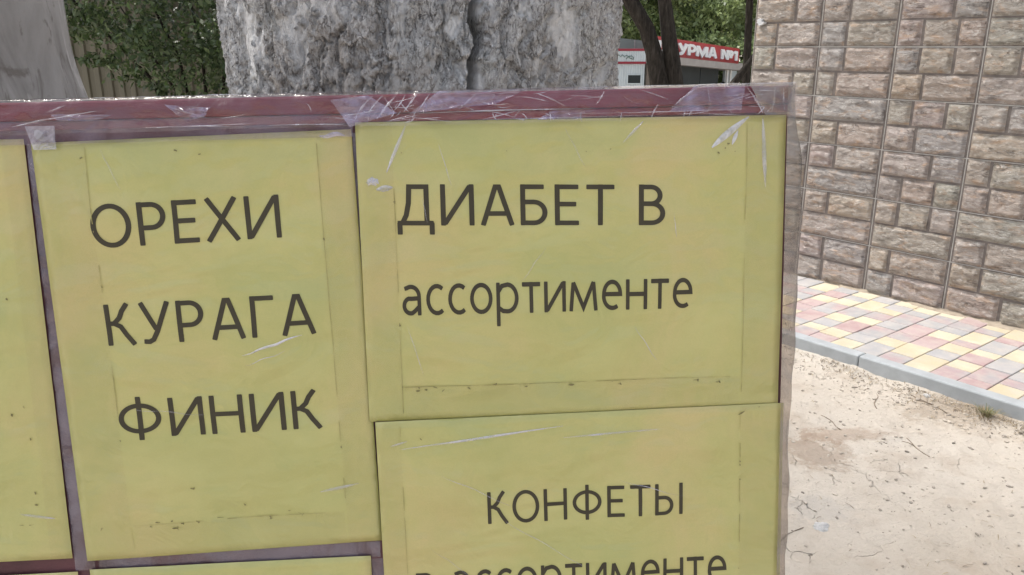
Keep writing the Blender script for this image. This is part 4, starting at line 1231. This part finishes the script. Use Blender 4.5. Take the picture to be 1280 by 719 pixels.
# ---- the crumpled clear wrap folded over the top edge
def wrap_top():
    us = np.linspace(UL, UR + 0.0015, 900)
    prof = []
    # path from the front over the rail to the back: (v, n, crumple)
    path = [(-0.1138, 0.0030, 0.3), (-0.1146, 0.0034, 0.5), (-0.1156, 0.0035, 0.8), (-0.1175, 0.0037, 1.0), (-0.120, 0.0042, 1.0), (-0.1225, 0.0046, 1.0),
            (-0.125, 0.0047, 1.0), (-0.1275, 0.0046, 1.0), (-0.130, 0.0044, 0.95), (-0.1325, 0.0040, 0.8), (-0.1348, 0.0034, 0.5), (-0.1362, 0.0022, 0.35), (-0.1369, 0.0004, 0.25), (-0.1371, -0.006, 0.2), (-0.1371, -0.014, 0.2), (-0.1368, -0.024, 0.2), (-0.1358, -0.0345, 0.2), (-0.13, -0.0357, 0.4), (-0.115, -0.036, 0.6), (-0.09, -0.0362, 0.6)]
    V = np.zeros((len(path), len(us), 3))
    for j, (v, n, k) in enumerate(path):
        sv = sum(math.dist(path[q][:2], path[q + 1][:2]) for q in range(j))
        wu = us + 0.012 * (fbm(us * 25, us * 0 + sv * 40, 205, 2) - 0.5)
        f1, f2, idc = worley(wu * 30 + sv * 22, us * 0 + sv * 62, 200)
        g1, g2, _ = worley(wu * 75 - sv * 50, us * 0 + sv * 120, 203)
        loc = 0.30 + 0.8 * sstep(0.45, 0.62, fbm(us * 11, us * 0 + 3, 220, 2)) + 0.9 * np.exp(-((us + 0.085) / 0.035) ** 2) + 0.9 * np.exp(-((us - 0.165) / 0.03) ** 2) + 0.5 * np.exp(-((us + 0.30) / 0.03) ** 2)
        d = (0.0062 * (0.55 - f1) + 0.0022 * (0.5 - g1)) * k * loc
        nn_ = np.maximum(n + d + 0.0018, n + 0.0002) if j < 14 else n + d * 0.3
        vv = v - 0.0007 * f1 * loc + (0.0016 * (fbm(us * 40, us * 0 + 8, 230, 3) - 0.5) * loc if j < 3 else 0)
        for i in range(len(us)):
            V[j, i] = BL(us[i], float(vv[i]), float(nn_[i]))
    return quad_mesh('plastic_wrap', V.reshape(-1, 3), grid_faces(len(us), len(path)), True)
link('plastic_wrap', wrap_top(), board, [M['wrap']])
# pleats pressed flat at the corner and mid rail: doubled plastic
def pleat(corners, mat, seed, n0=0.0078):
    (a, b, c, d) = corners                                   # top left, top right, bottom right, bottom left
    V = []; nu, nv = 26, 14
    for j in range(nv + 1):
        for i in range(nu + 1):
            fu = i / nu; fv = j / nv
            fu2 = fu + 0.04 * math.sin(fv * 7 + seed) * math.sin(math.pi * fu)
            u = (a[0] * (1 - fu2) + b[0] * fu2) * (1 - fv) + (d[0] * (1 - fu2) + c[0] * fu2) * fv
            v = (a[1] * (1 - fu) + b[1] * fu) * (1 - fv) + (d[1] * (1 - fu) + c[1] * fu) * fv
            f1 = float(worley(np.array([fu * 3.2 + seed]), np.array([fv * 2.1]), 405 + seed)[0][0])
            V.append(BL(u, v, n0 + 0.0042 * (0.5 - f1)))
    link('wrap_pleat', quad_mesh('wrap_pleat', np.array(V), grid_faces(nu + 1, nv + 1)[:, ::-1], True), board, [M[mat]])
T_ = -0.1358
pleat([(0.128, T_), (0.163, T_), (0.160, -0.1185), (0.110, -0.1185)], 'wrap_fold', 1)
pleat([(0.1655, T_), (0.1985, T_), (0.1985, -0.1150), (0.177, -0.1150)], 'wrap_edge', 2)
pleat([(-0.046, T_), (0.014, T_), (-0.008, -0.1265), (-0.066, -0.1215)], 'wrap_fold', 3)
pleat([(-0.118, -0.1315), (-0.093, -0.1340), (-0.074, -0.1220), (-0.106, -0.1135)], 'wrap_fold', 4)
pleat([(-0.226, -0.1310), (-0.197, -0.1285), (-0.201, -0.1225), (-0.213, -0.1195)], 'wrap_fold', 5)
pleat([(0.030, -0.1215), (0.060, -0.1210), (0.048, -0.1150), (0.020, -0.1155)], 'wrap_fold', 6, 0.006)
pleat([(-0.300, -0.1265), (-0.262, -0.1255), (-0.270, -0.1215), (-0.296, -0.1225)], 'wrap_fold', 7, 0.006)
# sharp little ridges where the wrap is pinched
def ridge(u0, v0, u1, v1, wid, mat='wrap_ridge', n0=0.0072, bend=0.0):
    V = []; F = []; n = 9
    d = Vector((u1 - u0, v1 - v0)); L = d.length; d.normalize(); nr = Vector((-d.y, d.x))
    for i in range(n):
        f = i / (n - 1); k = math.sin(math.pi * (0.05 + 0.9 * f)) * (0.7 + 0.3 * math.sin(i * 2.1 + u0 * 300))
        c = Vector((u0, v0)) + d * (L * f) + nr * (bend * math.sin(math.pi * f))
        for (q, hh) in ((-1, 0), (-0.25, 1), (0.15, 0.9), (1, 0)):
            p = c + nr * (wid * q * k)
            V.append(BL(p.x, p.y, n0 + wid * 0.9 * hh * k))
    for i in range(n - 1):
        for q in range(3):
            F.append((i * 4 + q, i * 4 + q + 1, i * 4 + 5 + q, i * 4 + 4 + q))
    link('wrap_ridge', mesh_np('wrap_ridge', V, F, True), board, [M[mat]])
rr_ = random.Random(23)
for (u0, v0, u1, v1, wd_) in ((-0.090, -0.1335, -0.102, -0.1205, .0009), (-0.083, -0.134, -0.096, -0.119, .0007), (-0.075, -0.133, -0.088, -0.118, .0010), (-0.068, -0.1345, -0.076, -0.124, .0006), (-0.060, -0.1345, -0.070, -0.1225, .0008),
        (-0.052, -0.1345, -0.061, -0.122, .0006), (-0.020, -0.1345, -0.034, -0.1225, .0006), (0.020, -0.133, 0.040, -0.1235, .0006), (0.066, -0.1335, 0.060, -0.1245, .0007), (0.090, -0.134, 0.110, -0.127, .0006), (0.112, -0.121, 0.130, -0.1345, .0009),
        (0.140, -0.119, 0.137, -0.134, .0006), (0.164, -0.1345, 0.176, -0.116, .0010), (0.184, -0.134, 0.182, -0.117, .0008), (0.190, -0.133, 0.191, -0.118, .0006), (-0.20, -0.122, -0.225, -0.130, .0007), (-0.27, -0.128, -0.31, -0.122, .0007),
        (-0.11, -0.1155, -0.16, -0.116, .0005), (-0.17, -0.1175, -0.24, -0.1165, .0005), (-0.06, -0.1215, 0.06, -0.1218, .0006), (0.04, -0.1190, 0.165, -0.1195, .0005), (-0.02, -0.1165, 0.10, -0.1168, .0004), (-0.325, -0.119, -0.30, -0.1245, .0007),
        (0.078, -0.1195, 0.077, -0.1135, .0008), (0.050, -0.120, 0.0505, -0.1135, .0008), (0.0285, -0.12, 0.029, -0.1145, .0006), (0.103, -0.124, 0.098, -0.1145, .0007), (0.1215, -0.1205, 0.1205, -0.115, .0006)):
    ridge(u0, v0, u1, v1, wd_, bend=rr_.uniform(-.0008, .0008))
for k in range(75):
    u0 = rr_.choice([rr_.uniform(-0.36, 0.195), rr_.gauss(-0.075, 0.02), rr_.gauss(0.16, 0.02), rr_.gauss(-0.01, 0.02)]); v0 = rr_.uniform(-0.133, -0.1165)
    if u0 > 0.19: continue
    an = rr_.choice([0.0, 0.0, 2.0, 2.2, 1.2, 0.3, -0.25]) + rr_.gauss(0, 0.2); L = rr_.uniform(0.004, 0.016) * (1.8 if abs(math.sin(an)) < .35 else 0.8)
    u1, v1 = u0 + L * math.cos(an), min(-0.1155, max(-0.1348, v0 + L * math.sin(an)))
    if math.hypot(u1 - u0, v1 - v0) > 0.002 and u1 < 0.197: ridge(u0, v0, u1, v1, rr_.uniform(.0002, .0006), n0=rr_.uniform(0.0066, 0.0082), bend=rr_.uniform(-.001, .001))
bstrip('wrap_band', UL, -0.105, -0.1225, -0.1075, 0.0028, 'wrap_band', 90, 5, 0.0007, 6)

# ---- wrap bulging past the right edge of the board
def wrap_side():
    vs_ = np.linspace(-0.1355, 0.42, 150); V = []
    nq = 13
    for v in vs_:
        fv = (v + 0.1355)
        bul = 0.0008 + 0.0058 * float(sstep(0.0, 0.07, fv)) * (1 - 0.72 * float(sstep(0.10, 0.27, fv))) + 0.0008 * (float(fbm(np.array([v * 30]), np.array([1.0]), 300, 3)[0]) - 0.5)
        for q in range(nq):
            t_ = q / (nq - 1)
            an = math.pi * t_
            # from the front face, out round the edge and back behind
            u = UR - 0.004 * (1 - math.sin(an)) + (bul + 0.002) * math.sin(an)
            n = 0.0042 * math.cos(an) if t_ < 0.5 else 0.034 * math.cos(an) - 0.0
            wr = 0.0008 * math.sin(v * 55 + q * 0.9) + 0.0006 * math.sin(v * 130 - q)
            V.append(BL(u + wr * math.sin(an), float(v), n))
    return quad_mesh('wrap_edge', np.array(V), grid_faces(nq, len(vs_)), True)
link('wrap_edge', wrap_side(), board, [M['wrap_edge']])

# ------------------------------------------------------------------ small things on the ground
def gxy_z(x, y):
    i = int(np.clip(np.searchsorted(gx, x), 1, len(gx) - 1)); j = int(np.clip(np.searchsorted(gy, y), 1, len(gy) - 1))
    return float(Z[j, i])
tr_ = random.Random(3)
twigs = [((1.02, 3.42), 0.34, 'bent dry twig lying near the kerb beside the board edge'), ((0.80, 2.05), 0.22, 'dark twig lying near the whitish lump by the board'),
         ((1.47, 2.62), 0.14, 'forked thin twig lying on bare earth right of the brown patch'), ((1.50, 3.02), 0.16, 'short pale twig lying on the earth by the kerb joint'),
         ((1.24, 2.82), 0.11, 'curved small twig above the brown earth patch'), ((1.70, 2.98), 0.18, 'dry twig tangled at the kerb foot beside the weed tuft')]
for k, ((x, y), L, lab) in enumerate(twigs):
    a = tr_.uniform(0, 3.1) if k else -0.5
    n = 7; pts = []; rad = []
    for q in range(n):
        f = q / (n - 1) - 0.5
        px = x + f * L * math.cos(a) + 0.006 * math.sin(q * 1.1 + k); py = y + f * L * math.sin(a) + 0.005 * math.cos(q * 1.3 + k)
        pts.append((px, py, gxy_z(px, py) + 0.0015)); rad.append(0.0019 * (1.2 - q / n * 0.7))
    root = Vector((x, y, gxy_z(x, y)))
    e = empty('twig', root); props(e, lab, 'twig', 'twigs on the bare earth')
    link('stick', tube_mesh('stick', [Vector(p) - root for p in pts], rad, 6, 0.15, k), e, [M['twig']])
    if k in (0, 2, 5):
        b0 = Vector(pts[3]) - root; d_ = Vector((math.cos(a + 0.8), math.sin(a + 0.8), 0.12)) * L * 0.3
        link('side_shoot', tube_mesh('side_shoot', [b0, b0 + d_ * 0.5 + Vector((0, 0, 0.003)), b0 + d_], [0.002, 0.0016, 0.001], 5), e, [M['twig']])
# lime lump
def lump(name, x, y, s, mat, lab, cat, seed):
    bm = bmesh.new(); bmesh.ops.create_icosphere(bm, subdivisions=3, radius=s)
    for v in bm.verts:
        nq = float(fbm(np.array([v.co.x * 60 + seed]), np.array([v.co.y * 60 + v.co.z * 45]), seed, 4, 0.6)[0])
        v.co *= 0.55 + 0.9 * nq
        v.co.z *= 0.42
    o = link(name, bm_mesh(name, bm), None, [mat]); o.location = (x, y, gxy_z(x, y) + s * 0.05)
    props(o, lab, cat); return o
lump('lime_lump', 0.945, 2.13, 0.025, M['plaster'], 'crumbly whitish lump sunk in the cracked earth by the board', 'stone', 3)
lump('stone_chip', 1.72, 3.045, 0.015, M['plaster'], 'small whitish chip lying against the kerb foot', 'stone', 8)
# pebbles, crumbs and straw nobody could count
def scatter_pebbles(n):
    rg = np.random.default_rng(4); V = []; F = []
    ico = [(0, 0, 1), (.894, 0, .447), (.276, .851, .447), (-.724, .526, .447), (-.724, -.526, .447), (.276, -.851, .447), (.724, .526, -.447), (-.276, .851, -.447), (-.894, 0, -.447), (-.276, -.851, -.447), (.724, -.526, -.447), (0, 0, -1)]
    fc = [(0, 1, 2), (0, 2, 3), (0, 3, 4), (0, 4, 5), (0, 5, 1), (1, 6, 2), (2, 7, 3), (3, 8, 4), (4, 9, 5), (5, 10, 1), (6, 7, 2), (7, 8, 3), (8, 9, 4), (9, 10, 5), (10, 6, 1), (11, 7, 6), (11, 8, 7), (11, 9, 8), (11, 10, 9), (11, 6, 10)]
    k = 0
    while k < n:
        x = rg.uniform(0.55, 2.5); y = rg.uniform(1.65, 3.85)
        t_ = (x - WA.x) * WN.x + (y - WA.y) * WN.y
        if t_ < 1.0: continue
        if rg.random() > 0.25 + 0.75 * math.exp(-((t_ - 1.0) / 0.25) ** 2) + 0.3 * float(vnoise(np.array([x * 3]), np.array([y * 3]), 2)[0] > 0.6): continue
        s = 0.0011 + 0.0055 * rg.random() ** 7 + (0.0015 if t_ < 1.2 else 0)
        z = gxy_z(x, y); b = len(V)
        sx, sy, sz = 1 + rg.random(), 0.7 + 0.6 * rg.random(), 0.6
        an = rg.random() * 6
        for p in ico:
            q = 0.75 + 0.5 * rg.random()
            px, py = p[0] * sx * s * q, p[1] * sy * s * q
            V.append((x + px * math.cos(an) - py * math.sin(an), y + px * math.sin(an) + py * math.cos(an), z + p[2] * sz * s * q + s * 0.2))
        F += [tuple(b + i for i in f) for f in fc]
        k += 1
    return mesh_np('pebbles', V, F)
def wall_foot():
    rg = np.random.default_rng(8); n = 420; m = 9
    ss = np.linspace(-0.44, 2.7, n); V = np.zeros((m, n, 3))
    for q in range(m):
        f = q / (m - 1)
        wdt = 0.012 + 0.055 * sstep(0.4, 0.7, fbm(ss * 5, ss * 0 + 1, 500, 4, 0.6))
        t_ = -0.004 + wdt * f
        z = 0.0585 + 0.020 * (1 - f) ** 2 * (0.3 + fbm(ss * 20, ss * 0 + f * 3, 501, 3)) + 0.004 * (fbm(ss * 90, ss * 0 + f * 9, 502, 3) - 0.5) - 0.006 * (f > 0.99)
        V[q, :, 0] = WA.x + WD.x * ss + WN.x * t_; V[q, :, 1] = WA.y + WD.y * ss + WN.y * t_; V[q, :, 2] = z
    return quad_mesh('wall_foot_dirt', V.reshape(-1, 3), grid_faces(n, m), True)
props(link('wall_foot_dirt', wall_foot(), None, [M['joint_sand']]), 'line of blown sand and dirt along the foot of the stone wall', 'dirt', kind='stuff')
props(link('pebbles', scatter_pebbles(4200), None, [M['pebble']]), 'small pebbles and earth crumbs strewn over the bare ground', 'pebbles', kind='stuff')
def scatter_straw(n):
    rg = np.random.default_rng(14); V = []; F = []; k = 0
    while k < n:
        s = rg.uniform(0.2, 2.6); t_ = 0.995 + abs(rg.normal(0, 0.07))
        dens = 0.25 + 0.9 * math.exp(-((s - 1.55) / 0.22) ** 2) + 0.5 * math.exp(-((s - 0.95) / 0.12) ** 2)
        far = rg.random() < 0.12
        if far: t_ = rg.uniform(1.1, 2.3)
        elif rg.random() > dens: continue
        p = WA + WD * s + WN * t_
        x, y = p.x, p.y
        if x > 2.45 or y < 1.65 or x < 0.55: k += 1; continue
        z = gxy_z(x, y) + 0.002; L = rg.uniform(0.008, 0.04); an = rg.uniform(0, 6.28); w_ = rg.uniform(0.0008, 0.0025)
        dx, dy = math.cos(an) * L / 2, math.sin(an) * L / 2; qx, qy = -math.sin(an) * w_ / 2, math.cos(an) * w_ / 2
        lift = rg.uniform(0, 0.012) if not far else 0.001
        b = len(V)
        V += [(x - dx - qx, y - dy - qy, z), (x - dx + qx, y - dy + qy, z), (x + qx, y + qy, z + lift + 0.002), (x - qx, y - qy, z + lift + 0.002), (x + dx - qx * .4, y + dy - qy * .4, z + lift * 0.3), (x + dx + qx * .4, y + dy + qy * .4, z + lift * 0.3)]
        F += [(b, b + 3, b + 2, b + 1), (b + 3, b + 4, b + 5, b + 2)]
        k += 1
    return mesh_np('dry_litter', V, F)
lit = props(link('dry_litter', scatter_straw(1100), None, [M['straw'], M['twig']]), 'dry straw and plant litter gathered along the kerb foot', 'litter', kind='stuff')
for i, p in enumerate(lit.data.polygons):
    p.material_index = (i // 2 * 7919) % 5 % 2
# weed tuft
tf = empty('weed_tuft', (1.865, 2.87, gxy_z(1.865, 2.87)))
props(tf, 'small half-dry weed tuft growing at the foot of the kerb', 'plant')
def blades(n, mat, name, seed, hmin, hmax, spread):
    rg = random.Random(seed); V = []; F = []
    for _ in range(n):
        an = rg.uniform(0, 6.28); r0 = rg.random() * spread * 0.5; ln = rg.uniform(hmin, hmax); out = rg.uniform(0.15, 1.3) * ln
        ca, sa = math.cos(an), math.sin(an); w_ = rg.uniform(0.0008, 0.002)
        b = len(V)
        for q in range(4):
            f = q / 3; r = r0 + out * f ** 1.5; z = ln * (f - 0.35 * f * f) * 0.9; ww = w_ * (1 - f * 0.85)
            V += [(ca * r - sa * ww, sa * r + ca * ww, z), (ca * r + sa * ww, sa * r - ca * ww, z)]
        for q in range(3):
            F.append((b + 2 * q, b + 2 * q + 1, b + 2 * q + 3, b + 2 * q + 2))
    link(name, mesh_np(name, V, F), tf, [mat])
blades(70, M['grass'], 'green_blades', 1, 0.02, 0.06, 0.05)
blades(150, M['straw'], 'dry_blades', 2, 0.015, 0.05, 0.13)
